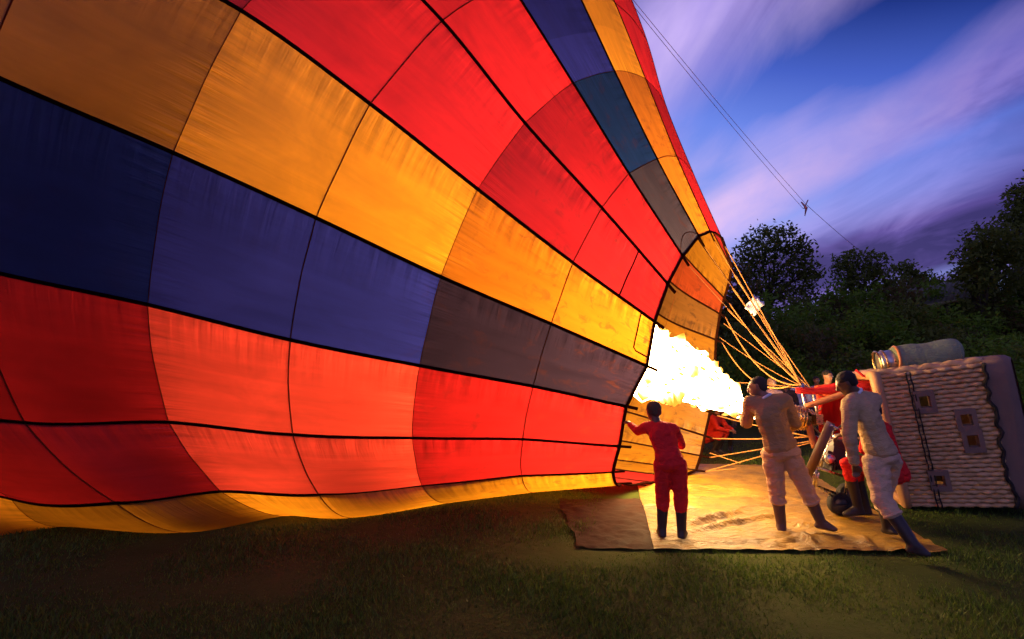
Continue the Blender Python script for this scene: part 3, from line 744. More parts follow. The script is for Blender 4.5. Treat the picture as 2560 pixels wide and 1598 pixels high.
rope(at(1586, 0, 10.5) + (at(1586, 0, 10.5) - cb) * 0.12, cb, 0.10, 0.0055, LINE, 'crown_line')
rope(at(1566, -14, 10.5) + (at(1566, -14, 10.5) - cb) * 0.12, at(2008, 522, 17.0), 0.10, 0.0055, LINE, 'crown_line')
rope(cb, ce, 0.25, [0.008 + 0.006 * i / 22 for i in range(23)], LINE, 'crown_line')
kn = MB(); kn.tube([at(2003, 505, 17), at(2016, 520, 17), at(2012, 540, 17)], [0.02, 0.045, 0.012], 7); kn.tube([at(2020, 500, 17), at(2010, 522, 17)], 0.02, 6)
kn.build('line_knot', LINE, balloon)

# ------------------------------------------------------------------ burner
STEEL = plain('burner_steel', (0.55, 0.50, 0.45), 0.28, 1.0, 0.2, 14, 0.1)
DARKSTEEL = plain('dark_steel', (0.10, 0.085, 0.08), 0.4, 0.8, 0.3, 12, 0.15)
REDPAD = cloth('red_padding', (0.55, 0.02, 0.02))
ORPAD = plain('leather_padding', (0.46, 0.17, 0.06), 0.6, 0, 0.25, 10, 0.3)
BRASS = plain('brass', (0.65, 0.42, 0.16), 0.3, 1.0, 0.2, 20, 0.1)
burner = empty('burner', tuple(at(2040, 1050, 7.2)), 'gas burner on its steel frame with red padded arms, aimed into the balloon', 'burner')
b = MB()
for a_, c_ in ((K_TOP, K_BACK), (K_LOW, K_LOWB), (K_TOP, K_LOW), (K_BACK, K_LOWB)):
    b.tube([a_, c_], 0.028, 10)
b.build('frame', STEEL, burner)
ax = (FP[1] - FP[0]).normalized()
for k, (u, v, d) in enumerate(((2012, 1045, 6.92), (2030, 1050, 7.35))):
    base = at(u, v, d)
    mb = MB(); mb.lathe(base - ax * 0.05, ax, [(0, 0.02), (0.0, 0.10), (0.24, 0.13), (0.24, 0.118), (0.02, 0.09)], 24)
    can = mb.build('burner_can', STEEL, burner)
    mb = MB()
    s_ = ax.cross(Vector((0, 0, 1))).normalized(); u_ = s_.cross(ax)
    mb.tube([base + ax * (0.0 + 0.012 * i / 8) + (s_ * math.cos(i * 0.785) + u_ * math.sin(i * 0.785)) * (0.142 + 0.0007 * i) + ax * (i / 8 * 0.026) for i in range(64)], 0.011, 6)
    mb.build('coil', BRASS, can)
    mb = MB(); mb.box(base - ax * 0.16, (0.10, 0.12, 0.14)); mb.tube([base - ax * 0.2, base - ax * 0.3 + Vector((0, 0, -0.12))], 0.018, 8); mb.tube([base - ax * 0.14 + Vector((0, 0, 0.05)), base - ax * 0.22 + Vector((0, 0, 0.16))], 0.012, 8)
    sharp_box_bevel(mb.build('valve_block', BRASS, burner, False))
def pad(a, c, r_, mat, name, bend=0.0, ends=0.8):
    pts = []; rr = []
    for i in range(13):
        t = i / 12
        pts.append(Vector(a).lerp(Vector(c), t) + Vector((0, 0, bend * math.sin(math.pi * t))))
        rr.append(r_ * (ends + (1 - ends) * math.sin(math.pi * min(1, max(0, t)))) * (1 + 0.09 * noise.noise(Vector((t * 7, r_ * 90, 2)))))
    mb = MB(); mb.tube(pts, rr, 12)
    return mb.build(name, mat, burner)
pad(at(1990, 976, 6.95), at(2130, 972, 6.75), 0.050, REDPAD, 'padded_arm', -0.02)
pad(at(2130, 972, 6.75), at(2215, 990, 6.6), 0.060, REDPAD, 'padded_arm', 0.05)
pad(at(2015, 1016, 6.85), at(2140, 975, 6.65), 0.042, ORPAD, 'padded_arm', 0.0)
pad(at(2012, 1018, 7.0), at(2036, 1120, 6.9), 0.045, ORPAD, 'padded_arm', 0.0)
pad(K_BACK, at(2190, 955, 7.3), 0.05, REDPAD, 'padded_arm', 0.03)
pad(K_LOW, at(2235, 1170, 6.6), 0.045, REDPAD, 'padded_arm', -0.05)
skirt = MB()
for i in range(9):
    for j in range(9):
        u, v = i / 8, j / 8
        q = at(2046 + 64 * u, 990 + 95 * v, 7.25) + Vector((0, 0.06 * noise.noise(Vector((u * 4, v * 3, 8))), 0.03 * noise.noise(Vector((u * 5, 1, 1)))))
        skirt.v.append(tuple(q))
skirt.f = [(i * 9 + j, i * 9 + j + 1, (i + 1) * 9 + j + 1, (i + 1) * 9 + j) for i in range(8) for j in range(8)]
m = Mat('red_windshield_cloth')
tr = m.n('ShaderNodeBsdfTranslucent'); m.put(tr.inputs['Color'], (0.75, 0.05, 0.03)); df = m.n('ShaderNodeBsdfDiffuse'); m.put(df.inputs['Color'], (0.62, 0.03, 0.02))
mx = m.n('ShaderNodeMixShader'); mx.inputs[0].default_value = 0.4; m.put(mx.inputs[1], df.outputs[0]); m.put(mx.inputs[2], tr.outputs[0]); m.put(m.out.inputs['Surface'], mx.outputs[0])
so_ = skirt.build('wind_cloth', m.m, burner); so_.modifiers.new('thickness', 'SOLIDIFY').thickness = 0.006
hose = MB(); hose.tube([at(2030, 1062, 7.2), at(2050, 1085, 6.9), at(2090, 1075, 6.7), at(2140, 1035, 6.6), at(2200, 1030, 6.7)], 0.014, 8); hose.build('fuel_hose', DARKSTEEL, burner)

# ------------------------------------------------------------------ basket lying on its side
WICK = Mat('wicker')
p = WICK.geo()
n1 = WICK.noise(p, 7, 6, 0.65); n2 = WICK.noise(WICK.mapping(p, (1, 1, 7)), 22, 4, 0.6)
col = WICK.mix(WICK.ramp(n1, [(0.3, 0.0), (0.7, 1.0)]), (0.50, 0.29, 0.11), (0.76, 0.51, 0.26))
col = WICK.mix(WICK.math('MULTIPLY', n2, 0.4), col, (0.22, 0.11, 0.05))
WICK_M = WICK.principled(col, 0.6, 0, WICK.bump(n2, 0.5, 0.006), 0.35)
LEATHER = plain('suede_leather', (0.20, 0.13, 0.10), 0.85, 0, 0.3, 5, 0.4, 60)
BLACK = plain('black_webbing', (0.016, 0.014, 0.014), 0.8, 0, 0.2, 30, 0.2)
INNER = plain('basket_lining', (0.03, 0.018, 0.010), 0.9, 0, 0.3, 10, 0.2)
FTL, FTR, FBL, FBR = at(2196, 938, 6.35), at(2456, 906, 5.98), at(2276, 1266, 6.33), at(2540, 1268, 5.98)
BACK = Vector((0.50, 1.15, 0.0))
fn_ = (FTR - FTL).cross(FBL - FTL).normalized()
if fn_.y > 0:
    fn_ = -fn_
def face(u, v, o=0.0):
    """u 0..1 rim to floor, v 0..1 bottom to top, o outward."""
    return FBL.lerp(FBR, u).lerp(FTL.lerp(FTR, u), v) + fn_ * o
basket = empty('basket', (5.6, 6.6, 0), 'large woven wicker balloon basket tipped on its side beside the burner', 'basket')
HOLES = [(0.375, 0.775, 0.105, 0.085), (0.72, 0.625, 0.105, 0.080), (0.735, 0.475, 0.105, 0.085), (0.335, 0.20, 0.105, 0.080)]
weave = MB()
NROW, NC = 32, 15
for r0 in range(NROW):
    v = (r0 + 0.5) / NROW
    gaps = []
    for hu, hv, hw, hh_ in HOLES:
        if abs(v - hv) < hh_ * 0.75:
            gaps.append((hu - hw * 0.72, hu + hw * 0.72))
    gaps.sort(); cur = 0.012; spans = []
    for a_, c_ in gaps:
        spans.append((cur, a_)); cur = c_
    spans.append((cur, 0.985))
    for a_, c_ in spans:
        n = max(4, int((c_ - a_) * 110)); pts = []; rr = []
        for i in range(n + 1):
            u = a_ + (c_ - a_) * i / n
            ph = math.pi * (u * NC + r0)
            pts.append(face(u, v + 0.004 * noise.noise(Vector((u * 6, r0 * 3.3, 0))), 0.014 + 0.009 * math.sin(ph) + 0.004 * noise.noise(Vector((u * 14, r0, 4)))))
            rr.append(0.0275 * (0.95 + 0.07 * math.sin(ph) + 0.10 * noise.noise(Vector((u * 11, r0 * 1.7, 2)))))
        weave.tube(pts, rr, 8, True, 1.0)
wo = weave.build('weave', WICK_M, basket); wo['kind'] = 'stuff'
for k in range(NC + 1):
    u = min(0.985, max(0.015, k / NC + 0.0))
    if any(abs(u - hu) < hw * 0.6 for hu, hv, hw, hh_ in HOLES):
        continue
    mb = MB(); mb.tube([face(u, t / 12, 0.012) for t in range(13)], 0.012, 6); mb.build('stake', WICK_M, basket)
def quad_panel(name, a, b_, c_, d_, mat, th=0.03):
    mb = MB(); a, b_, c_, d_ = map(Vector, (a, b_, c_, d_)); nn = (b_ - a).cross(d_ - a).normalized() * th
    mb.add([a, b_, c_, d_, a + nn, b_ + nn, c_ + nn, d_ + nn], [(0, 1, 2, 3), (7, 6, 5, 4), (0, 4, 5, 1), (1, 5, 6, 2), (2, 6, 7, 3), (3, 7, 4, 0)])
    return mb.build(name, mat, basket, False)
# other walls: woven bands, seen edge on; far wall closes the inside
def weave_wall(name, a, b_, c_, d_, rows, outward_dir):
    mb = MB()
    for r0 in range(rows):
        v = (r0 + 0.5) / rows; pts = []
        s_, e_ = Vector(a).lerp(Vector(d_), v), Vector(b_).lerp(Vector(c_), v)
        for i in range(41):
            u = i / 40
            pts.append(s_.lerp(e_, u) + outward_dir * (0.015 + 0.016 * math.sin(math.pi * (u * 9 + r0))))
        mb.tube(pts, (Vector(a) - Vector(d_)).length / rows * 0.56, 6)
    o = mb.build(name, WICK_M, basket); o['kind'] = 'stuff'
up_dir = (FTL - FBL).normalized()
weave_wall('top_weave', FTL, FTR, FTR + BACK, FTL + BACK, 16, Vector((0, 0, 1)))
weave_wall('back_weave', FBL + BACK, FBR + BACK, FTR + BACK, FTL + BACK, 24, -fn_)
weave_wall('under_weave', FBL + Vector((0, 0, 0.05)), FBR + Vector((0, 0, 0.05)), FBR + BACK + Vector((0, 0, 0.05)), FBL + BACK + Vector((0, 0, 0.05)), 14, Vector((0, 0, -0.3)))
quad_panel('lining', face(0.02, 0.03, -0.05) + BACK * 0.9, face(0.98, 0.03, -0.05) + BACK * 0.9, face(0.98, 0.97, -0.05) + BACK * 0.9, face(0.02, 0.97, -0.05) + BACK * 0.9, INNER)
# padded rim round the opening
mb = MB()
rim = [face(0, t / 8, 0.0) for t in range(9)] + [FTL.lerp(FTL + BACK, t / 5) for t in range(1, 6)] + [(FTL + BACK).lerp(FBL + BACK, t / 8) for t in range(1, 9)] + [(FBL + BACK).lerp(FBL, t / 5) for t in range(1, 5)]
rim = [q + Vector((-0.05, 0, 0.03 if q.z < 0.2 else 0)) for q in rim]
mb.tube(rim, 0.065, 10, closed=True)
mb.build('rim', plain('rim_leather', (0.52, 0.27, 0.12), 0.55, 0, 0.25, 9, 0.3), basket)
# suede boot round the floor end
mb = MB()
loop = []
for k in range(5):
    u = 0.985 + 0.30 * k / 4
    puff = 0.035 + 0.03 * math.sin(math.pi * k / 4) - (0.10 if k == 4 else 0)
    sec = [face(u, t / 8, puff) for t in range(9)] + [face(u, 1.0, 0) + BACK * s_ + Vector((0, 0, puff)) for s_ in (0.02, 0.5, 1.0)] + [face(u, 0.0, 0) + BACK * s_ + Vector((0, 0, 0.03)) for s_ in (1.0, 0.5, 0.02)]
    loop.append(sec)
ns_ = len(loop[0])
mb.v = [tuple(q) for s_ in loop for q in s_]
mb.f = [(i * ns_ + k, i * ns_ + (k + 1) % ns_, (i + 1) * ns_ + (k + 1) % ns_, (i + 1) * ns_ + k) for i in range(4) for k in range(ns_)] + [tuple(4 * ns_ + k for k in range(ns_))]
mb.build('floor_boot', LEATHER, basket)
for hu, hv, hw, hh_ in HOLES:
    mb = MB(); o_ = 0.062
    w2, h2, w1, h1 = hw * 0.5, hh_ * 0.5, hw * 0.95, hh_ * 0.95
    for (u0, u1, v0, v1) in ((hu - w1, hu - w2, hv - h1, hv + h1), (hu + w2, hu + w1, hv - h1, hv + h1), (hu - w2, hu + w2, hv + h2, hv + h1), (hu - w2, hu + w2, hv - h1, hv - h2)):
        A, B, C_, D = face(u0, v0, o_), face(u1, v0, o_), face(u1, v1, o_), face(u0, v1, o_)
        back_ = -fn_ * 0.09
        mb.add([A, B, C_, D, A + back_, B + back_, C_ + back_, D + back_], [(0, 1, 2, 3), (7, 6, 5, 4), (0, 4, 5, 1), (1, 5, 6, 2), (2, 6, 7, 3), (3, 7, 4, 0)])
    o = mb.build('foot_hole', LEATHER, basket, False)
def black_rope(u, wav, r_, name):
    mb = MB()
    mb.tube([face(u + wav * noise.noise(Vector((t * 0.35, u * 40, 0))) + (0.0), t / 40, 0.055 + 0.012 * math.sin(t * 1.6)) for t in range(41)], r_, 7)
    mb.build(name, BLACK, basket)
black_rope(0.255, 0.004, 0.008, 'strap'); black_rope(0.295, 0.004, 0.008, 'strap'); black_rope(0.985, 0.06, 0.020, 'rope_handle')
for t in range(9):
    mb = MB(); v = 0.06 + 0.11 * t; mb.tube([face(0.25, v, 0.066), face(0.30, v + 0.006, 0.066)], 0.006, 6); mb.build('lacing', BLACK, basket)

# gas cylinder in its padded jacket on top of the basket
t0, t1 = at(2198, 908, 6.62), at(2398, 882, 6.34)
tank = empty('gas_cylinder', tuple(t0), 'gas cylinder in a grey green padded jacket lying on top of the basket', 'gas cylinder')
axt = (t1 - t0).normalized(); L = (t1 - t0).length
COVER = cloth('padded_jacket', (0.21, 0.26, 0.17), 0.85, 0.25, 1.3)
mb = MB(); pts, rr = [], []
for i in range(25):
    t = i / 24
    pts.append(t0 + axt * L * (0.20 + 0.80 * t) + Vector((0, 0, 0.012 * math.sin(t * 9))))
    rr.append((0.178 + 0.012 * math.sin(t * 3.1) + 0.006 * noise.noise(Vector((t * 12, 0, 0)))) * (1.0 if 0.03 < t < 0.94 else 0.93 if t <= 0.97 else 0.75))
mb.tube(pts, rr, 24); mb.build('jacket', COVER, tank)
mb = MB(); mb.lathe(t0, axt, [(0.0, 0.02), (0.0, 0.135), (0.03, 0.15), (L * 0.24, 0.155), (L * 0.25, 0.10)], 24); mb.build('shell', plain('aluminium', (0.50, 0.50, 0.47), 0.35, 0.9, 0.15, 9, 0.1), tank)
for s_ in (-0.02, 0.05):
    mb = MB(); sd = axt.cross(Vector((0, 0, 1))).normalized(); ud = sd.cross(axt)
    mb.tube([t0 + axt * s_ + (sd * math.cos(k * 0.3142) + ud * math.sin(k * 0.3142)) * 0.155 for k in range(20)], 0.014, 6, closed=True); mb.build('collar_ring', BRASS, tank)
mb = MB(); mb.tube([t0 + axt * L * 0.205 + (axt.cross(Vector((0, 0, 1))).normalized() * math.cos(k * 0.2618) + Vector((0, 0, 1)) * math.sin(k * 0.2618)) * (0.185) for k in range(24)], 0.020, 6, closed=True); mb.build('jacket_hem', ORPAD, tank)
mb = MB(); mb.tube([t0 + axt * 0.02 + Vector((0, -0.05, -0.13)), t0 + Vector((-0.16, -0.06, -0.20)), t0 + Vector((-0.26, -0.05, -0.17)), t0 + Vector((-0.33, -0.02, -0.09))], 0.016, 8); mb.build('hose', REDPAD, tank)

# ------------------------------------------------------------------ inflation fan
fan = empty('inflation_fan', tuple(on_ground(2080, 1290)), 'petrol inflation fan with tube frame and round shroud standing on the tarpaulin', 'fan')
fc = at(2047, 1124, 6.05); fa = Vector((-0.775, 0.50, 0.40)).normalized()
FANW = plain('brown_shroud', (0.11, 0.050, 0.026), 0.5, 0, 0.35, 8, 0.3)
fs_ = fa.cross(Vector((0, 1, 0))).normalized(); fu_ = fs_.cross(fa)
mb = MB()
FRAD = 0.36
sec = [(-0.045, FRAD - 0.02), (-0.045, FRAD), (0.045, FRAD), (0.045, FRAD - 0.02)]
vs = []; NRG = 40
for k in range(NRG):
    q = 2 * math.pi * k / NRG; d = fs_ * math.cos(q) + fu_ * math.sin(q)
    vs += [fc + fa * s_ + d * r_ for s_, r_ in sec]
mb.add(vs, [(k * 4 + i, k * 4 + (i + 1) % 4, ((k + 1) % NRG) * 4 + (i + 1) % 4, ((k + 1) % NRG) * 4 + i) for k in range(NRG) for i in range(4)])
shroud = mb.build('shroud', FANW, fan)
for rr in (0.12, 0.20, 0.28):
    mb = MB(); mb.tube([fc - fa * 0.06 + (fs_ * math.cos(k * 0.2618) + fu_ * math.sin(k * 0.2618)) * rr for k in range(24)], 0.006, 5, closed=True); mb.build('guard_wire', STEEL, shroud)
for k in range(2):
    mb = MB(); d = fs_ * math.cos(k * math.pi + 0.5) + fu_ * math.sin(k * math.pi + 0.5); e = d.cross(fa)
    mb.add([fc + d * 0.03 + e * 0.04, fc + d * 0.03 - e * 0.04 + fa * 0.02, fc + d * 0.31 - e * 0.05 + fa * 0.03, fc + d * 0.32 + e * 0.03 - fa * 0.02,
            fc + d * 0.03 + e * 0.04 + fa * 0.02, fc + d * 0.03 - e * 0.04 + fa * 0.04, fc + d * 0.31 - e * 0.05 + fa * 0.045, fc + d * 0.32 + e * 0.03 - fa * 0.005],
           [(0, 1, 2, 3), (7, 6, 5, 4), (0, 4, 5, 1), (1, 5, 6, 2), (2, 6, 7, 3), (3, 7, 4, 0)])
    mb.build('blade', FANW, fan, False)
for path in (((2076, 1062, 5.9), (2040, 1172, 5.85)), ((2076, 1062, 5.9), (2118, 1086, 5.95)), ((2038, 1168, 5.85), (2118, 1194, 5.9)), ((2040, 1172, 5.85), (2032, 1232, 5.95)), ((2046, 1218, 5.95), (2100, 1252, 6.0)), ((2046, 1180, 5.85), (2040, 1214, 5.9), (2090, 1234, 5.95)),
             ((2084, 1068, 6.4), (2050, 1172, 6.4)), ((2040, 1172, 5.85), (2050, 1172, 6.4)), ((2118, 1086, 5.95), (2118, 1194, 5.9), (2112, 1252, 6.0)), ((2118, 1194, 5.9), (2124, 1190, 6.4), (2124, 1248, 6.45))):
    mb = MB(); mb.tube([at(*q) for q in path], 0.015, 8); mb.build('frame_tube', STEEL, fan)
tilt = Matrix.Rotation(R(16), 3, 'Y')
mb = MB(); mb.box(at(2088, 1138, 6.15), (0.26, 0.30, 0.20), tilt); mb.box(at(2092, 1112, 6.15), (0.22, 0.22, 0.10), tilt); mb.box(at(2066, 1140, 6.1), (0.10, 0.18, 0.14), tilt)
for i in range(6):
    mb.box(at(2104 - i * 7, 1166, 6.0), (0.012, 0.18, 0.08), tilt)
sharp_box_bevel(mb.build('engine', plain('engine_block', (0.06, 0.05, 0.055), 0.45, 0.5, 0.4, 15, 0.3), fan, False), 0.02)
mb = MB(); mb.lathe(at(2072, 1148, 5.97), Vector((0, -1, 0.1)), [(0, 0.01), (0, 0.062), (0.03, 0.066), (0.04, 0.045), (0.045, 0.03), (0.05, 0.005)], 20); mb.build('starter_cover', STEEL, fan)
mb = MB(); mb.lathe(at(2092, 1098, 6.05), Vector((0.3, 0, 1)), [(0, 0.05), (0.03, 0.055), (0.05, 0.03), (0.06, 0.005)], 14); mb.build('fuel_cap', STEEL, fan)
TYRE = plain('rubber', (0.022, 0.020, 0.020), 0.8, 0, 0.2, 20, 0.2)
for (u, v, d) in ((2098, 1256, 5.98), (2120, 1252, 6.45)):
    wc = at(u, v, d); wc.z = 0.16
    mb = MB(); mb.lathe(wc + Vector((0, 0.05, 0)), (0, -1, 0), [(0, 0.06), (0, 0.12), (0.02, 0.135), (0.08, 0.135), (0.10, 0.12), (0.10, 0.06)], 22); w_ = mb.build('wheel', TYRE, fan)
    mb = MB(); mb.lathe(wc + Vector((0, 0.03, 0)), (0, -1, 0), [(0, 0.01), (0, 0.07), (0.075, 0.07), (0.085, 0.02)], 16); mb.build('hub', DARKSTEEL, w_)
# ------------------------------------------------------------------ people
def hull(bm, balls):
    """Convex hull of ellipsoids: (centre, (rx, ry, rz), rotation or None)."""
    vs = []
    for c, r, rot in balls:
        mt = rot or Matrix.Identity(3)
        for q in ICO:
            vs.append(bm.verts.new(Vector(c) + mt @ Vector((q.x * r[0], q.y * r[1], q.z * r[2]))))
    res = bmesh.ops.convex_hull(bm, input=vs)
    kill = [e for e in res['geom_interior'] + res['geom_unused'] if isinstance(e, bmesh.types.BMVert)]
    if kill:
        bmesh.ops.delete(bm, geom=list(set(kill)), context='VERTS')
_b = bmesh.new(); bmesh.ops.create_icosphere(_b, subdivisions=2, radius=1.0); ICO = [v.co.copy() for v in _b.verts]; _b.free()
def skinned(name, groups, mat, parent, voxel=0.012, smooth=3, rough=0.0):
    bm = bmesh.new()
    for g in groups:
        hull(bm, g)
    me = bpy.data.meshes.new(name); bm.to_mesh(me); bm.free()
    tmp = bpy.data.objects.new('tmp', me); WORK.collection.objects.link(tmp)
    rm = tmp.modifiers.new('r', 'REMESH'); rm.mode = 'VOXEL'; rm.voxel_size = voxel; rm.use_smooth_shade = True
    s = tmp.modifiers.new('s', 'SMOOTH'); s.iterations = smooth; s.factor = 0.6
    WORK.view_layers[0].update(); dg = WORK.view_layers[0].depsgraph
    out = bpy.data.meshes.new_from_object(tmp.evaluated_get(dg))
    bpy.data.objects.remove(tmp, do_unlink=True); bpy.data.meshes.remove(me)
    if rough:
        nv = len(out.vertices); co = np.zeros(nv * 3); no = np.zeros(nv * 3)
        out.vertices.foreach_get('co', co); out.vertices.foreach_get('normal', no)
        co = co.reshape(-1, 3); no = no.reshape(-1, 3)
        k = np.array([noise.noise((x * 7 + z * 6, y * 7, z * 19 - x * 5)) + 0.35 * noise.noise((x * 24, y * 24, z * 30)) for x, y, z in co.tolist()])
        out.vertices.foreach_set('co', (co + no * (k * rough)[:, None]).reshape(-1)); out.update()
    out.name = name
    out.materials.clear(); out.materials.append(mat)
    out.polygons.foreach_set('use_smooth', [True] * len(out.polygons))
    o = bpy.data.objects.new(name, out); COL.objects.link(o)
    if parent is not None:
        o.parent = parent
    return o
WORK = bpy.data.scenes.new('workbench')      # small scene in which the bodies are grown, removed afterwards
def ball(c, r, rot=None):
    return (Vector(c), (r, r, r) if isinstance(r, (int, float)) else r, rot)
def limb(*cr):
    return [[ball(a[0], a[1]), ball(b[0], b[1])] for a, b in zip(cr[:-1], cr[1:])]
def frame_of(fwd, up):
    f = Vector(fwd).normalized(); u = Vector(up); u = (u - f * u.dot(f)).normalized(); s = f.cross(u)
    return Matrix((s, f, u)).transposed()          # columns: right, forward, up
def person(label, J, fwd, head_fwd, head_up, mats, s=1.0, cap=None, top_len=1.0, boot_h=0.36, group=None, voxel=0.011, collar=None, bulk=1.0, hair_k=1.0):
    """J: joints in world space. One continuous body; clothes, boots and hair are its children."""
    j = {k: Vector(v) for k, v in J.items()}
    T = frame_of(fwd, j['neck'] - j['pelvis']); HM = frame_of(head_fwd, head_up)
    hc = j['head']
    def H(x, y, z):
        return hc + HM @ Vector((x * s, y * s, z * s))
    g = []
    # head: skull, face, jaw, nose, brow, ears, neck
    g.append([ball(H(0, -0.012, 0.025), (0.075 * s, 0.092 * s, 0.082 * s), HM), ball(H(0, 0.02, -0.03), (0.062 * s, 0.070 * s, 0.070 * s), HM)])
    g.append([ball(H(0, 0.02, -0.03), (0.058 * s, 0.066 * s, 0.05 * s), HM), ball(H(0, 0.055, -0.088), (0.030 * s, 0.028 * s, 0.022 * s), HM)])
    g.append([ball(H(0, 0.085, 0.02), 0.010 * s), ball(H(0, 0.104, -0.028), 0.014 * s)])
    g.append([ball(H(-0.035, 0.072, 0.028), 0.013 * s), ball(H(0.035, 0.072, 0.028), 0.013 * s)])
    g.append([ball(H(-0.018, 0.080, -0.062), 0.010 * s), ball(H(0.018, 0.080, -0.062), 0.010 * s)])
    for sx in (-1, 1):
        g.append([ball(H(sx * 0.076, -0.005, 0.02), (0.008 * s, 0.018 * s, 0.02 * s), HM), ball(H(sx * 0.074, 0.0, -0.025), (0.007 * s, 0.012 * s, 0.012 * s), HM)])
    g.append([ball(H(0, -0.015, -0.06), 0.052 * s), ball(j['neck'], 0.058 * s)])
    g.append([ball(j['neck'], 0.058 * s), ball(j['chest'], (0.12 * s, 0.08 * s, 0.12 * s), T), ball(j['pelvis'], (0.11 * s, 0.08 * s, 0.08 * s), T)])
    hand_s = s
    for k in ('L', 'R'):
        g += limb((j['sh' + k], 0.045 * s), (j['el' + k], 0.036 * s), (j['wr' + k], 0.026 * s))
        w, h = j['wr' + k], j['ha' + k]
        d = (h - w).normalized()
        side = d.cross(Vector((0, 0, 1))); side = side.normalized() if side.length > 0.05 else Vector((1, 0, 0))
        pn = side.cross(d).normalized()
        sgn = 1 if k == 'R' else -1
        palm_end = w + d * 0.085 * hand_s
        g.append([ball(w, 0.024 * s), ball(palm_end + side * 0.022, 0.016 * s), ball(palm_end - side * 0.022, 0.016 * s)])
        for i, (off, ln) in enumerate(((-0.030, 0.062), (-0.010, 0.074), (0.011, 0.070), (0.030, 0.054))):
            b0 = palm_end + side * off * s
            b1 = b0 + (d * 0.75 - pn * 0.45 + side * off * 1.2).normalized() * ln * 0.55 * s
            b2 = b1 + (d * 0.35 - pn * 0.85).normalized() * ln * 0.55 * s
            g += limb((b0, 0.0095 * s), (b1, 0.0088 * s), (b2, 0.0075 * s))
        tb0 = w + d * 0.03 * s - side * 0.02 * sgn * s
        tb1 = tb0 + (d * 0.6 - side * 0.8 * sgn - pn * 0.3).normalized() * 0.04 * s
        g += limb((tb0, 0.014 * s), (tb1, 0.011 * s), (tb1 + (d - pn * 0.3).normalized() * 0.03 * s, 0.009 * s))
        g += limb((j['hip' + k], 0.07 * s), (j['kn' + k], 0.05 * s), (j['an' + k], 0.035 * s))
        g.append([ball(j['pelvis'], (0.09 * s, 0.07 * s, 0.07 * s), T), ball(j['hip' + k], 0.07 * s)])
        g.append([ball(j['sh' + k], 0.045 * s), ball(j['chest'], (0.08 * s, 0.06 * s, 0.08 * s), T)])
        g.append([ball(j['an' + k], 0.035 * s), ball(j['to' + k], (0.03 * s, 0.03 * s, 0.02 * s))])
    body = skinned('person', g, mats['skin'], None, voxel)
    tag(body, label, 'person', group)
    # upper garment
    g = []; s0, s = s, s * bulk
    up_ = (j['neck'] - j['pelvis']).normalized()
    waist = j['pelvis'].lerp(j['chest'], 0.42)
    low = j['pelvis'] + up_ * (0.02 * s) if top_len >= 1 else waist
    cm = T
    g.append([ball(j['chest'], (0.165 * s, 0.112 * s, 0.15 * s), cm), ball(waist, (0.150 * s, 0.105 * s, 0.09 * s), cm)])
    g.append([ball(waist, (0.150 * s, 0.105 * s, 0.09 * s), cm), ball(low, (0.172 * s, 0.128 * s, 0.075 * s), cm)])
    g.append([ball(j['shL'], 0.066 * s), ball(j['shR'], 0.066 * s), ball(j['chest'] + up_ * 0.02, (0.14 * s, 0.10 * s, 0.10 * s), cm), ball(j['neck'] - up_ * 0.02, 0.060 * s)])
    for k in ('L', 'R'):
        cuff = j['el' + k].lerp(j['wr' + k], 0.93)
        g.append([ball(j['sh' + k], 0.068 * s), ball(j['el' + k], 0.056 * s)])
        g.append([ball(j['el' + k], 0.056 * s), ball(cuff, 0.041 * s)])
        g.append([ball(j['chest'], (0.12 * s, 0.09 * s, 0.10 * s), cm), ball(j['sh' + k], 0.066 * s)])
    s = s0
    skinned(mats.get('top_name', 'sweater'), g, mats['top'], body, voxel, 3, 0.0085)
    # lower garment
    g = []; s0, s = s, s * (1 + (bulk - 1) * 0.8)
    g.append([ball(j['pelvis'] + up_ * 0.03, (0.158 * s, 0.115 * s, 0.08 * s), cm), ball(j['pelvis'] - up_ * 0.04, (0.165 * s, 0.122 * s, 0.085 * s), cm)])
    for k in ('L', 'R'):
        kn, an = j['kn' + k], j['an' + k]
        cuff = kn.lerp(an, 0.30)
        g.append([ball(j['pelvis'] - up_ * 0.03, (0.10 * s, 0.115 * s, 0.08 * s), cm), ball(j['hip' + k], 0.104 * s)])
        g.append([ball(j['hip' + k], 0.104 * s), ball(kn, 0.078 * s)])
        g.append([ball(kn, 0.078 * s), ball(cuff, 0.074 * s)])
    s = s0
    skinned(mats.get('low_name', 'trousers'), g, mats['low'], body, voxel, 3, 0.012)
    if bulk > 1.0:
        def band(name, c, axis, r, th, mat):
            axis = axis.normalized(); a = axis.orthogonal().normalized(); b = axis.cross(a); mb = MB()
            mb.tube([c + (a * math.cos(q * 0.3927) * r + b * math.sin(q * 0.3927) * r) for q in range(16)], th, 8, closed=True)
            mb.build(name, mat, body)
        for k in ('L', 'R'):
            c = j['kn' + k].lerp(j['an' + k], 0.36)
            band('trouser_cuff', c, j['an' + k] - j['kn' + k], 0.072 * s, 0.017 * s, mats['low'])
            w_ = j['el' + k].lerp(j['wr' + k], 0.95)
            band('sleeve_cuff', w_, j['wr' + k] - j['el' + k], 0.034 * s, 0.014 * s, mats['top'])
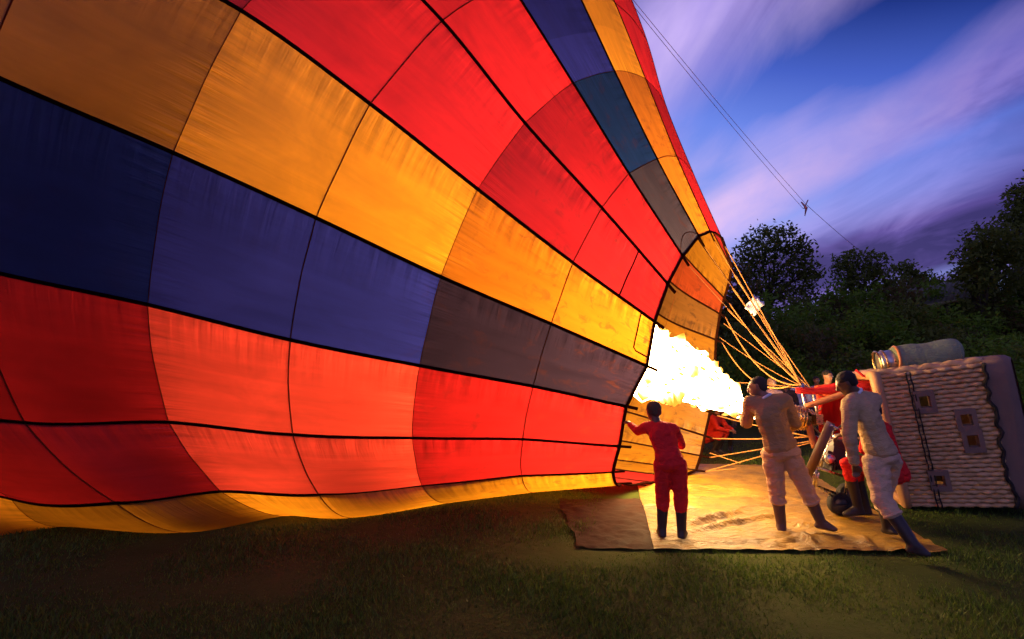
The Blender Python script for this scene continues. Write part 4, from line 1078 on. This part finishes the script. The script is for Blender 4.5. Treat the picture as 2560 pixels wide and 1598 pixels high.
    # boots
    for k in ('L', 'R'):
        kn, an, to = j['kn' + k], j['an' + k], j['to' + k]
        st = kn.lerp(an, 0.24)
        heel = an + (an - to).normalized() * 0.035 * s; heel.z = min(an.z - 0.03, to.z + 0.012)
        g = [[ball(st, 0.068 * s), ball(an, 0.052 * s)],
             [ball(an, 0.052 * s), ball(heel, (0.042 * s, 0.042 * s, 0.03 * s)), ball(an.lerp(to, 0.5) + Vector((0, 0, 0.0)), 0.046 * s)],
             [ball(an.lerp(to, 0.4), 0.044 * s), ball(to, (0.048 * s, 0.048 * s, 0.030 * s)), ball(heel, (0.042 * s, 0.042 * s, 0.028 * s))]]
        skinned('boot', g, mats['boot'], body, voxel, 2)
    # hair or cap
    if cap:
        g = [[ball(H(0, -0.022, 0.040), (0.084 * s * hair_k, 0.094 * s * hair_k, 0.078 * s * hair_k), HM), ball(H(0, -0.055, -0.025), (0.066 * s * hair_k, 0.046 * s * hair_k, 0.040 * s), HM)]]
        if cap == 'peak':
            g.append([ball(H(-0.05, 0.07, 0.055), (0.02 * s, 0.03 * s, 0.008 * s), HM), ball(H(0.05, 0.07, 0.055), (0.02 * s, 0.03 * s, 0.008 * s), HM), ball(H(0, 0.125, 0.045), (0.04 * s, 0.02 * s, 0.008 * s), HM)])
        skinned('cap' if cap == 'peak' else 'hair', g, mats['hair'], body, voxel * 0.8, 1, 0.002)
    if collar:
        g = []
        ud = (hc - j['neck']).normalized()
        ring_c = j['neck'] + ud * 0.012
        a = ud.cross(Vector((0.3, 0.8, 0.1))).normalized(); b = ud.cross(a)
        for i in range(10):
            q0, q1 = i * math.pi / 5, (i + 1) * math.pi / 5
            g.append([ball(ring_c + (a * math.cos(q0) + b * math.sin(q0)) * 0.064 * s, 0.016 * s), ball(ring_c + (a * math.cos(q1) + b * math.sin(q1)) * 0.064 * s, 0.016 * s)])
        skinned('collar', g, collar, body, 0.008, 1)
    if mats.get('eyes'):
        for sx in (-1, 1):
            skinned('eye', [[ball(H(sx * 0.032, 0.078, 0.006), 0.011 * s), ball(H(sx * 0.032, 0.079, 0.006), 0.011 * s)]], mats['eyes'], body, 0.004, 0)
    return body

def skin(name, c):
    m = Mat(name); p = m.geo()
    return m.principled(m.mix(m.noise(p, 22, 4), tuple(x * 0.85 for x in c), tuple(x * 1.15 for x in c)), 0.5, 0, m.bump(m.noise(p, 220, 2), 0.2, 0.002), 0.4)
SKIN = skin('skin_deep', (0.12, 0.055, 0.032)); SKIN2 = skin('skin_mid', (0.26, 0.12, 0.07))
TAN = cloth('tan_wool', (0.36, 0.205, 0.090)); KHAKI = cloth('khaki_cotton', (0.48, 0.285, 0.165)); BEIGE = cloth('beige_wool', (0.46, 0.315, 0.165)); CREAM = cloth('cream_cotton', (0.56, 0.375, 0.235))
REDSUIT = cloth('red_overall', (0.66, 0.02, 0.02), 0.8); RUBBER = plain('boot_rubber', (0.030, 0.021, 0.020), 0.5, 0, 0.3, 10, 0.15); BROWNBOOT = plain('boot_brown', (0.085, 0.045, 0.035), 0.6, 0, 0.3, 10, 0.2)
HAIR = plain('dark_hair', (0.014, 0.010, 0.009), 0.8, 0, 0.3, 60, 0.6, 200); HOOD = cloth('brown_hood', (0.10, 0.06, 0.035)); GREYHAIR = plain('cropped_hair', (0.035, 0.024, 0.02), 0.85, 0, 0.3, 60, 0.5, 200)
WHITE = cloth('white_cotton', (0.78, 0.76, 0.78)); EYE_M = plain('eye_white', (0.5, 0.48, 0.45), 0.3, 0, 0.05); PINK = cloth('pink_cotton', (0.58, 0.36, 0.34)); ORANGE = cloth('orange_fleece', (0.62, 0.10, 0.03)); DARK = cloth('dark_jacket', (0.05, 0.035, 0.04)); REDJ = cloth('red_jacket', (0.62, 0.035, 0.02)); DENIM = cloth('denim', (0.05, 0.06, 0.10))

# worker in red overalls holding the rim of the mouth
J = dict(head=at(1633, 1028, 5.42), neck=at(1641, 1058, 5.36), chest=at(1656, 1088, 5.28), pelvis=at(1674, 1150, 5.17),
         shL=at(1618, 1068, 5.38), shR=at(1684, 1072, 5.32), elL=at(1594, 1078, 5.58), elR=at(1703, 1112, 5.36), wrL=at(1576, 1062, 5.76), wrR=at(1690, 1095, 5.58), haL=at(1566, 1052, 5.86), haR=at(1682, 1082, 5.68),
         hipL=at(1656, 1163, 5.18), hipR=at(1694, 1164, 5.16), knL=at(1657, 1243, 5.20), knR=at(1702, 1246, 5.16), anL=at(1655, 1320, 5.20), anR=at(1704, 1325, 5.15), toL=at(1650, 1332, 5.30), toR=at(1712, 1336, 5.26))
person('worker in red overalls and dark boots pulling the balloon mouth open', J, (-0.35, 1, 0), (-0.45, 1, -0.1), (-0.25, 0.25, 1), dict(skin=SKIN, top=REDSUIT, low=REDSUIT, boot=RUBBER, hair=HOOD, top_name='overall_top', low_name='overall_legs'), 0.93, 'hair')
# man in tan sweater, back to us, watching the flame
J = dict(head=at(1893, 968, 5.42), neck=at(1915, 996, 5.36), chest=at(1924, 1035, 5.32), pelvis=at(1952, 1118, 5.33),
         shL=at(1876, 1006, 5.40), shR=at(1962, 1000, 5.30), elL=at(1866, 1058, 5.52), elR=at(1988, 1058, 5.36), wrL=at(1858, 1046, 5.76), wrR=at(1976, 1072, 5.58), haL=at(1852, 1036, 5.84), haR=at(1964, 1070, 5.66),
         hipL=at(1930, 1136, 5.36), hipR=at(1974, 1134, 5.32), knL=at(1941, 1222, 5.38), knR=at(2014, 1222, 5.30), anL=at(1953, 1308, 5.38), anR=at(2054, 1308, 5.28), toL=at(1950, 1318, 5.52), toR=at(2082, 1322, 5.22))
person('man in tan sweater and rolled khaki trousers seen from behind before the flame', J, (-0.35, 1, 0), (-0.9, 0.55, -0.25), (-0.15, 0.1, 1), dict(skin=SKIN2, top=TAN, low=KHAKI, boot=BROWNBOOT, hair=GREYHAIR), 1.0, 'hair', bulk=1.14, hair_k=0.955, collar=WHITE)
# man leaning forward beside the basket
J = dict(head=at(2115, 958, 5.02), neck=at(2140, 985, 5.00), chest=at(2160, 1030, 4.97), pelvis=at(2203, 1130, 4.90),
         shL=at(2124, 1012, 4.90), shR=at(2185, 1000, 5.08), elL=at(2124, 1092, 4.84), elR=at(2150, 1060, 5.30), wrL=at(2136, 1158, 4.86), wrR=at(2110, 1085, 5.45), haL=at(2142, 1182, 4.90), haR=at(2095, 1090, 5.5),
         hipL=at(2190, 1158, 4.86), hipR=at(2222, 1152, 4.98), knL=at(2204, 1246, 4.76), knR=at(2206, 1236, 5.06), anL=at(2284, 1362, 4.54), anR=at(2220, 1322, 5.12), toL=at(2312, 1384, 4.50), toR=at(2236, 1330, 5.05))
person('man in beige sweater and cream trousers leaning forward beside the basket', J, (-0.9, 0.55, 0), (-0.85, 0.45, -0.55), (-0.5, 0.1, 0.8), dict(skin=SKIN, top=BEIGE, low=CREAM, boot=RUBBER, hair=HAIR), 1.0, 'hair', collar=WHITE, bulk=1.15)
# red overalls crouching behind him at the fan
J = dict(head=at(2180, 1030, 5.85), neck=at(2190, 1052, 5.85), chest=at(2205, 1090, 5.88), pelvis=at(2242, 1178, 5.86),
         shL=at(2172, 1075, 5.78), shR=at(2215, 1070, 6.05), elL=at(2160, 1125, 5.75), elR=at(2190, 1120, 6.1), wrL=at(2155, 1120, 5.95), wrR=at(2165, 1100, 6.15), haL=at(2146, 1116, 6.02), haR=at(2158, 1096, 6.2),
         hipL=at(2232, 1188, 5.76), hipR=at(2240, 1190, 5.96), knL=at(2118, 1158, 5.74), knR=at(2136, 1166, 6.0), anL=at(2146, 1270, 5.80), anR=at(2164, 1266, 6.02), toL=at(2116, 1285, 5.80), toR=at(2136, 1282, 6.05))
person('worker in red overalls crouching behind the leaning man at the fan', J, (-1, 0.2, 0), (-1, 0.2, -0.3), (-0.3, 0, 1), dict(skin=SKIN, top=REDSUIT, low=REDSUIT, boot=RUBBER, hair=HAIR, top_name='overall_top', low_name='overall_legs'), 0.98, 'hair', voxel=0.013)
def bystander(label, u, d, h, top, low, yaw=0.0, pose='stand', skin_m=SKIN2, hair_m=HAIR, group=None):
    """Far figure standing or squatting; u is where the feet are."""
    b0 = at(u, HORIZON, d); b0.z = ground_z(b0.x, b0.y)
    c, s_ = math.cos(yaw), math.sin(yaw)
    def P(x, y, z):
        return b0 + Vector((x * c - y * s_, x * s_ + y * c, z)) * (h / 1.72)
    if pose == 'stand':
        J = dict(head=P(0, -0.02, 1.60), neck=P(0, 0, 1.44), chest=P(0, 0, 1.28), pelvis=P(0, 0.02, 0.95), shL=P(0.19, 0, 1.38), shR=P(-0.19, 0, 1.38), elL=P(0.25, 0.0, 1.10), elR=P(-0.25, 0.0, 1.10), wrL=P(0.12, -0.20, 1.08), wrR=P(-0.12, -0.20, 1.06), haL=P(0.04, -0.24, 1.10), haR=P(-0.04, -0.25, 1.08),
                 hipL=P(0.09, 0.02, 0.90), hipR=P(-0.09, 0.02, 0.90), knL=P(0.10, -0.01, 0.50), knR=P(-0.10, -0.01, 0.50), anL=P(0.11, 0.02, 0.09), anR=P(-0.11, 0.02, 0.09), toL=P(0.13, -0.14, 0.03), toR=P(-0.13, -0.14, 0.03))
    else:
        J = dict(head=P(0, -0.20, 1.02), neck=P(0, -0.14, 0.87), chest=P(0, -0.10, 0.72), pelvis=P(0, 0.10, 0.38), shL=P(0.19, -0.12, 0.80), shR=P(-0.19, -0.12, 0.80), elL=P(0.24, -0.25, 0.60), elR=P(-0.24, -0.25, 0.60), wrL=P(0.12, -0.42, 0.56), wrR=P(-0.12, -0.42, 0.56), haL=P(0.05, -0.48, 0.54), haR=P(-0.05, -0.48, 0.54),
                 hipL=P(0.10, 0.10, 0.34), hipR=P(-0.10, 0.10, 0.34), knL=P(0.15, -0.26, 0.50), knR=P(-0.15, -0.26, 0.50), anL=P(0.13, -0.08, 0.09), anR=P(-0.13, -0.08, 0.09), toL=P(0.14, -0.26, 0.03), toR=P(-0.14, -0.26, 0.03))
    f = Vector((s_, -c, 0))
    return person(label, J, f, f + Vector((0, 0, -0.1)), (0, 0, 1), dict(skin=skin_m, top=top, low=low, boot=RUBBER, hair=hair_m, eyes=EYE_M, top_name='jacket'), h / 1.72, 'hair', group=group, voxel=0.016)
bystander('onlooker in an orange fleece facing us behind the burner', 2068, 9.3, 1.80, ORANGE, DENIM, 0.1, skin_m=skin('skin_warm', (0.34, 0.16, 0.09)))
bystander('onlooker with bare pale head just right of the tan sweater man', 1928, 10.5, 1.66, PINK, DENIM, 0.2, skin_m=skin('skin_pale', (0.45, 0.26, 0.20)), hair_m=plain('fair_hair', (0.30, 0.17, 0.12), 0.8))
bystander('onlooker in a dark jacket behind the burner ropes', 1962, 12.0, 1.62, DARK, DENIM, -0.2)
bystander('onlooker in a white shirt standing behind the steel burner', 1998, 12.5, 1.68, WHITE, DENIM, 0.1)
bystander('onlooker half hidden behind the orange fleece figure', 2040, 13.5, 1.70, PINK, DENIM, -0.1)
bystander('helper in a red jacket squatting beyond the balloon mouth', 1772, 11.0, 1.70, REDJ, REDJ, 0.8, 'squat')
bystander('helper in a dark jacket squatting by the red jacketed helper', 1800, 11.6, 1.72, DARK, DENIM, -0.3, 'squat')
bpy.data.scenes.remove(WORK)
# ------------------------------------------------------------------ trees, shrubs, shed
def leaf_material(name, a, b, dry):
    m = Mat(name); p = m.geo()
    n = m.noise(p, 0.7, 5, 0.6); n2 = m.noise(p, 4.0, 3, 0.6)
    c = m.mix(m.ramp(n, [(0.3, 0.0), (0.7, 1.0)]), a, b)
    c = m.mix(m.ramp(n2, [(0.55, 0.0), (0.8, 0.55)]), c, dry)
    bs = m.n('ShaderNodeBsdfPrincipled'); m.put(bs.inputs['Base Color'], c); bs.inputs['Roughness'].default_value = 0.6; bs.inputs['Specular IOR Level'].default_value = 0.25
    tr = m.n('ShaderNodeBsdfTranslucent'); m.put(tr.inputs['Color'], c)
    mx = m.n('ShaderNodeMixShader'); mx.inputs[0].default_value = 0.5; m.put(mx.inputs[1], bs.outputs[0]); m.put(mx.inputs[2], tr.outputs[0]); m.put(m.out.inputs['Surface'], mx.outputs[0])
    return m.m
LEAF_A = leaf_material('leaf_dark', (0.070, 0.092, 0.012), (0.115, 0.150, 0.022), (0.14, 0.12, 0.03))
LEAF_B = leaf_material('leaf_green', (0.075, 0.165, 0.010), (0.14, 0.245, 0.020), (0.17, 0.17, 0.03))
LEAF_C = leaf_material('leaf_brown', (0.070, 0.060, 0.018), (0.110, 0.090, 0.026), (0.12, 0.07, 0.025))
BARK = plain('bark', (0.055, 0.042, 0.032), 0.95, 0, 0.3, 6, 0.6, 30, 0.02)
def leaves(mb_seed, clumps, per, size):
    """clumps: (centre, (rx, ry, rz)). Twig clusters of small leaves, kept to the outer part of every clump."""
    rg = np.random.RandomState(mb_seed); parts = []
    unit = lambda q: q / (np.linalg.norm(q, axis=1, keepdims=True) + 1e-9)
    for c, r in clumps:
        n = int(per * max(0.25, (r[0] * r[2]) ** 0.75))
        d = unit(rg.normal(size=(n, 3)))
        rad = rg.uniform(0.25, 1.0, (n, 1)) ** 0.55
        wob = np.array([[1 + 0.35 * noise.noise(Vector((q[0] * 2.2 + c[0], q[1] * 2.2 + c[1], q[2] * 2.2 + c[2])))] for q in d])
        tw = np.array(c) + d * np.array(r) * rad * wob
        q = np.repeat(tw, 7, 0) + rg.normal(size=(n * 7, 3)) * size * 1.3
        a = unit(rg.normal(size=(n * 7, 3))); b = unit(np.cross(a, rg.normal(size=(n * 7, 3))))
        s = size * rg.uniform(0.6, 1.25, (n * 7, 1))
        parts.append(np.stack([q - a * s, q + b * s * 0.45, q + a * s, q - b * s * 0.45], 1).reshape(-1, 3))
    V_ = np.concatenate(parts)
    return V_.tolist(), np.arange(len(V_)).reshape(-1, 4).tolist()
def tree(label, base_u, base_d, clumps_px, mat, seed, size=0.20, per=75, trunk_r=0.28, lean=0.0, group='trees beyond the bank'):
    b0 = at(base_u, HORIZON, base_d); b0.z = ground_z(b0.x, b0.y) - 0.2
    root = empty('tree', tuple(b0), label, 'tree', group)
    rg = random.Random(seed); cl = []
    for (u, v, ru, rv) in clumps_px:
        dd = base_d + rg.uniform(-1.0, 1.0) * ru / F_PX * base_d * 0.8
        k = base_d / F_PX
        cl.append((tuple(at(u, v, dd)), (ru * k, (ru + rv) / 2 * k, rv * k)))
    mb = MB(); mb.v, mb.f = leaves(seed, cl, per, size)
    mb.build('crown', mat, root, False)
    top = Vector((sum(c[0][0] for c in cl) / len(cl), b0.y, sum(c[0][2] for c in cl) / len(cl)))
    mb = MB()
    tr = [b0 + Vector((0.12 * noise.noise(Vector((seed, t * 0.7, 0))) * t, 0, (top.z - b0.z) * t / 8)).lerp(Vector((0, 0, 0)), 0) + Vector(((top.x - b0.x) * (t / 8) ** 2, 0, 0)) for t in range(9)]
    mb.tube(tr, [trunk_r * (1 - 0.085 * t) * (1.35 if t == 0 else 1) for t in range(9)], 10)
    mb.build('trunk', BARK, root)
    for c, r in cl:
        t = rg.uniform(0.45, 0.9); s0 = tr[min(8, int(t * 8))]
        c = Vector(c); mid = s0.lerp(c, 0.5) + Vector((0, 0, 0.12 * (c - s0).length))
        mb = MB(); mb.tube([s0, s0.lerp(mid, 0.6), mid, mid.lerp(c, 0.6), c + (c - mid) * 0.2], [trunk_r * k for k in (0.42, 0.32, 0.22, 0.13, 0.05)], 6)
        for _ in range(3):
            e = c + Vector((rg.uniform(-1, 1) * r[0], rg.uniform(-1, 1) * r[1], rg.uniform(-0.3, 1) * r[2])) * 0.8
            mb.tube([mid, mid.lerp(e, 0.6) + Vector((0, 0, 0.1)), e], [trunk_r * 0.16, trunk_r * 0.09, trunk_r * 0.03], 5)
        mb.build('limb', BARK, root)
    return root
tree('broad round crowned tree standing alone right of the balloon', 1924, 34, [(1895, 615, 52, 46), (1950, 600, 58, 40), (1862, 662, 34, 46), (1925, 665, 56, 46), (1992, 640, 44, 46), (2030, 682, 32, 26), (1880, 715, 38, 34), (1985, 705, 44, 36), (2020, 735, 26, 26), (1955, 745, 36, 26), (1895, 770, 30, 26), (2000, 775, 30, 24), (1862, 755, 26, 30)], LEAF_A, 3, 0.155, 62, 0.30)
tree('spreading dark tree in the middle of the skyline', 2165, 40, [(2125, 650, 34, 22), (2180, 655, 36, 22), (2108, 690, 24, 34), (2155, 695, 40, 34), (2205, 705, 34, 36), (2130, 740, 30, 30), (2180, 750, 44, 40), (2225, 745, 30, 40), (2140, 790, 34, 34), (2110, 775, 20, 24)], LEAF_A, 4, 0.18, 62, 0.30)
tree('small bushy tree between the two taller trees', 2078, 31, [(2076, 755, 24, 24), (2066, 790, 26, 28), (2092, 800, 24, 26), (2074, 830, 34, 26)], LEAF_B, 5, 0.15, 70, 0.14)
tree('low feathery tree rising behind the shed roof', 2285, 46, [(2258, 672, 26, 16), (2290, 690, 34, 18), (2322, 700, 26, 14), (2250, 715, 30, 26), (2300, 730, 44, 26)], LEAF_A, 6, 0.20, 66, 0.2)
tree('flat topped dark tree left of the tallest tree', 2375, 44, [(2345, 722, 30, 14), (2385, 712, 30, 14), (2415, 700, 30, 20), (2370, 745, 50, 22), (2420, 735, 36, 30)], LEAF_A, 7, 0.20, 66, 0.2)
tree('big dense dark tree at the edge of the bank', 2470, 27, [(2455, 600, 34, 30), (2490, 580, 34, 26), (2430, 640, 34, 34), (2475, 645, 46, 44), (2520, 620, 44, 44), (2440, 695, 44, 40), (2500, 700, 56, 50), (2400, 680, 16, 22)], LEAF_A, 8, 0.15, 95, 0.30)
tree('tallest dark tree cut off by the picture edge', 2590, 30, [(2545, 500, 26, 28), (2585, 475, 44, 36), (2540, 545, 30, 30), (2585, 550, 50, 50), (2560, 620, 44, 50), (2620, 600, 60, 70), (2565, 700, 60, 60), (2620, 700, 60, 70)], LEAF_A, 9, 0.16, 85, 0.36)
tree('brown leaved tree close behind the suspension ropes', 1858, 25, [(1842, 690, 20, 34), (1866, 735, 30, 36), (1838, 760, 26, 46), (1872, 800, 36, 36), (1840, 840, 34, 40), (1800, 830, 40, 50), (1770, 780, 40, 50)], LEAF_C, 10, 0.13, 95, 0.18)
# shrubs on the bank: three kinds copied as individuals
def shrub_mesh(seed, mat):
    rg = random.Random(seed); cl = []
    for _ in range(7):
        cl.append(((rg.uniform(-0.7, 0.7), rg.uniform(-0.6, 0.6), rg.uniform(0.35, 1.15)), (rg.uniform(0.35, 0.6), rg.uniform(0.35, 0.6), rg.uniform(0.3, 0.55))))
    mb = MB(); mb.v, mb.f = leaves(seed, cl, 95, 0.075)
    me = bpy.data.meshes.new('foliage'); me.from_pydata(mb.v, [], mb.f); me.materials.append(mat)
    st = MB()
    for c, r in cl:
        st.tube([(0, 0, -0.2), (c[0] * 0.5, c[1] * 0.5, c[2] * 0.55), c], [0.035, 0.022, 0.008], 5)
    ms = bpy.data.meshes.new('stem'); ms.from_pydata(st.v, [], st.f); ms.materials.append(BARK)
    return me, ms
KINDS = [shrub_mesh(21, LEAF_B), shrub_mesh(22, LEAF_B), shrub_mesh(23, LEAF_A), shrub_mesh(24, LEAF_C)]
NAMES = ['bright green leafy shrub on the bank', 'bright green leafy shrub on the bank', 'dark green shrub on the bank', 'brownish shrub on the bank']
GROUPS = ['green shrubs on the bank', 'green shrubs on the bank', 'dark shrubs on the bank', 'brown shrubs on the bank']
srng = random.Random(31)
spots = []
for row, (d, n, u0, u1) in enumerate(((17.5, 17, 1830, 2640), (20.5, 17, 1800, 2650), (23.5, 17, 1780, 2660), (26.5, 18, 1790, 2660), (30.0, 18, 1790, 2680))):
    for i in range(n):
        spots.append((u0 + (u1 - u0) * (i + srng.uniform(0.1, 0.9)) / n, d + srng.uniform(-1.2, 1.2), srng.uniform(0.8, 1.5) * (1 + row * 0.10)))
for (u, d, sc) in spots:
    q = at(u, HORIZON, d); q.z = ground_z(q.x, q.y) - 0.05
    k = srng.choice((0, 0, 1, 1, 2, 2, 3)) if d > 19 else srng.choice((0, 1, 2, 3, 3))
    r_ = empty('shrub', tuple(q), NAMES[k], 'shrub', GROUPS[k])
    r_.rotation_euler = (0, 0, srng.uniform(0, 6.28)); r_.scale = (sc * srng.uniform(0.9, 1.3), sc, sc * srng.uniform(0.8, 1.1))
    for nm, me in (('foliage', KINDS[k][0]), ('stem', KINDS[k][1])):
        o = bpy.data.objects.new(nm, me); COL.objects.link(o); o.parent = r_
# low shed with a sheet roof half hidden on the bank
shed = empty('shed', tuple(at(2320, 800, 30)), 'low dark shed with a sloping sheet roof among the bank shrubs', 'shed')
A, B = at(2226, 776, 29.5), at(2452, 738, 27.5)
Ab, Bb = at(2262, 724, 33.5), at(2462, 690, 31.5)
ROOF = plain('old_sheet_roof', (0.07, 0.075, 0.05), 0.8, 0, 0.35, 2, 0.3)
mb = MB(); NW = 60
for i in range(NW + 1):
    t = i / NW; w = 0.05 * math.sin(t * NW * 1.6)
    for q0, q1 in ((A, B), (Ab, Bb)):
        q = q0.lerp(q1, t); mb.v.append((q.x, q.y, q.z + w))
    for q0, q1 in ((A, B), (Ab, Bb)):
        q = q0.lerp(q1, t); mb.v.append((q.x, q.y, q.z + w - 0.05))
mb.f = [(4 * i, 4 * i + 4, 4 * i + 5, 4 * i + 1) for i in range(NW)] + [(4 * i + 2, 4 * i + 3, 4 * i + 7, 4 * i + 6) for i in range(NW)] + [(4 * i, 4 * i + 2, 4 * i + 6, 4 * i + 4) for i in range(NW)]
mb.build('roof', ROOF, shed)
TIMBER = plain('shed_timber', (0.075, 0.065, 0.035), 0.9, 0, 0.3, 5, 0.4)
mb = MB(); mb.tube([A + Vector((0, -0.05, -0.10)), B + Vector((0, -0.05, -0.10))], 0.09, 6); mb.build('eave_beam', plain('eave_timber', (0.16, 0.15, 0.07), 0.8), shed)
for t in (0.03, 0.35, 0.66, 0.97):
    q = A.lerp(B, t); zg = ground_z(q.x, q.y)
    mb = MB(); mb.box((q.x, q.y + 0.1, (q.z + zg) / 2 - 0.1), (0.18, 0.18, q.z - zg + 0.1)); mb.build('post', TIMBER, shed, False)
q0, q1 = Ab, Bb
mb = MB()
mb.add([Vector((q0.x, q0.y - 0.1, ground_z(q0.x, q0.y) - 0.3)), Vector((q1.x, q1.y - 0.1, ground_z(q1.x, q1.y) - 0.3)), q1 + Vector((0, -0.1, -0.06)), q0 + Vector((0, -0.1, -0.06)),
        Vector((q0.x, q0.y, ground_z(q0.x, q0.y) - 0.3)), Vector((q1.x, q1.y, ground_z(q1.x, q1.y) - 0.3)), q1 + Vector((0, 0, -0.06)), q0 + Vector((0, 0, -0.06))],
       [(0, 1, 2, 3), (7, 6, 5, 4), (0, 4, 5, 1), (1, 5, 6, 2), (2, 6, 7, 3), (3, 7, 4, 0)])
mb.build('back_wall', TIMBER, shed, False)

# ------------------------------------------------------------------ grass
m = Mat('grass_blade')
at_ = m.n('ShaderNodeAttribute'); at_.attribute_name = 'tone'
pos = m.geo()
c = m.mix(at_.outputs['Fac'], (0.030, 0.075, 0.005), (0.120, 0.190, 0.016))
c = m.mix(m.ramp(m.noise(pos, 0.55, 6, 0.62, 0.4), [(0.48, 0.0), (0.78, 0.45)]), c, (0.130, 0.120, 0.022))
bs = m.n('ShaderNodeBsdfPrincipled'); m.put(bs.inputs['Base Color'], c); bs.inputs['Roughness'].default_value = 0.55; bs.inputs['Specular IOR Level'].default_value = 0.3
tr = m.n('ShaderNodeBsdfTranslucent'); m.put(tr.inputs['Color'], c)
mx = m.n('ShaderNodeMixShader'); mx.inputs[0].default_value = 0.3; m.put(mx.inputs[1], bs.outputs[0]); m.put(mx.inputs[2], tr.outputs[0]); m.put(m.out.inputs['Surface'], mx.outputs[0])
rg = np.random.RandomState(5)
NB = 210000
dist = 2.3 * (15.0 / 2.3) ** rg.uniform(size=NB)
ang = rg.uniform(-1.05, 1.05, NB)
X, Y = dist * np.sin(ang), dist * np.cos(ang)
dense = np.array([noise.noise(Vector((x * 1.3, y * 1.3, 0))) for x, y in zip(X[::1], Y[::1])])
keep = rg.uniform(size=NB) < (0.72 + 0.7 * dense)
tx0 = 0.72 + (Y - 5.0) * 0.25; tx1 = 4.1 + (Y - 5) * 0.26
keep &= ~((Y > 5.0 + 0.02 * rg.normal(size=NB)) & (X > tx0) & (X < tx1) & (Y < 9.8))
X, Y, dense = X[keep], Y[keep], dense[keep]
n = len(X)
h = rg.uniform(0.018, 0.05, n) * (1 + 1.1 * dense); w = rg.uniform(0.0020, 0.0040, n) * (1 + 0.12 * np.hypot(X, Y)); th = rg.uniform(0, 6.283, n); ln = rg.uniform(0.1, 0.9, n) * h
Z = np.array([ground_z(x, y) for x, y in zip(X, Y)]) - 0.004
co = np.zeros((n, 3, 3))
co[:, 0] = np.stack([X - np.cos(th) * w, Y - np.sin(th) * w, Z], 1)
co[:, 1] = np.stack([X + np.cos(th) * w, Y + np.sin(th) * w, Z], 1)
la = rg.uniform(0, 6.283, n)
co[:, 2] = np.stack([X + np.cos(la) * ln, Y + np.sin(la) * ln, Z + h], 1)
me = bpy.data.meshes.new('grass')
me.vertices.add(n * 3); me.vertices.foreach_set('co', co.reshape(-1))
me.loops.add(n * 3); me.loops.foreach_set('vertex_index', np.arange(n * 3))
me.polygons.add(n); me.polygons.foreach_set('loop_start', np.arange(0, n * 3, 3)); me.polygons.foreach_set('loop_total', np.full(n, 3))
me.update(calc_edges=True)
me.attributes.new('tone', 'FLOAT', 'POINT').data.foreach_set('value', np.repeat(rg.uniform(0, 1, n), 3))
me.materials.append(m.m)
tag(link('grass', me), 'short trampled green grass across the field in front of the balloon', 'grass', kind='stuff')
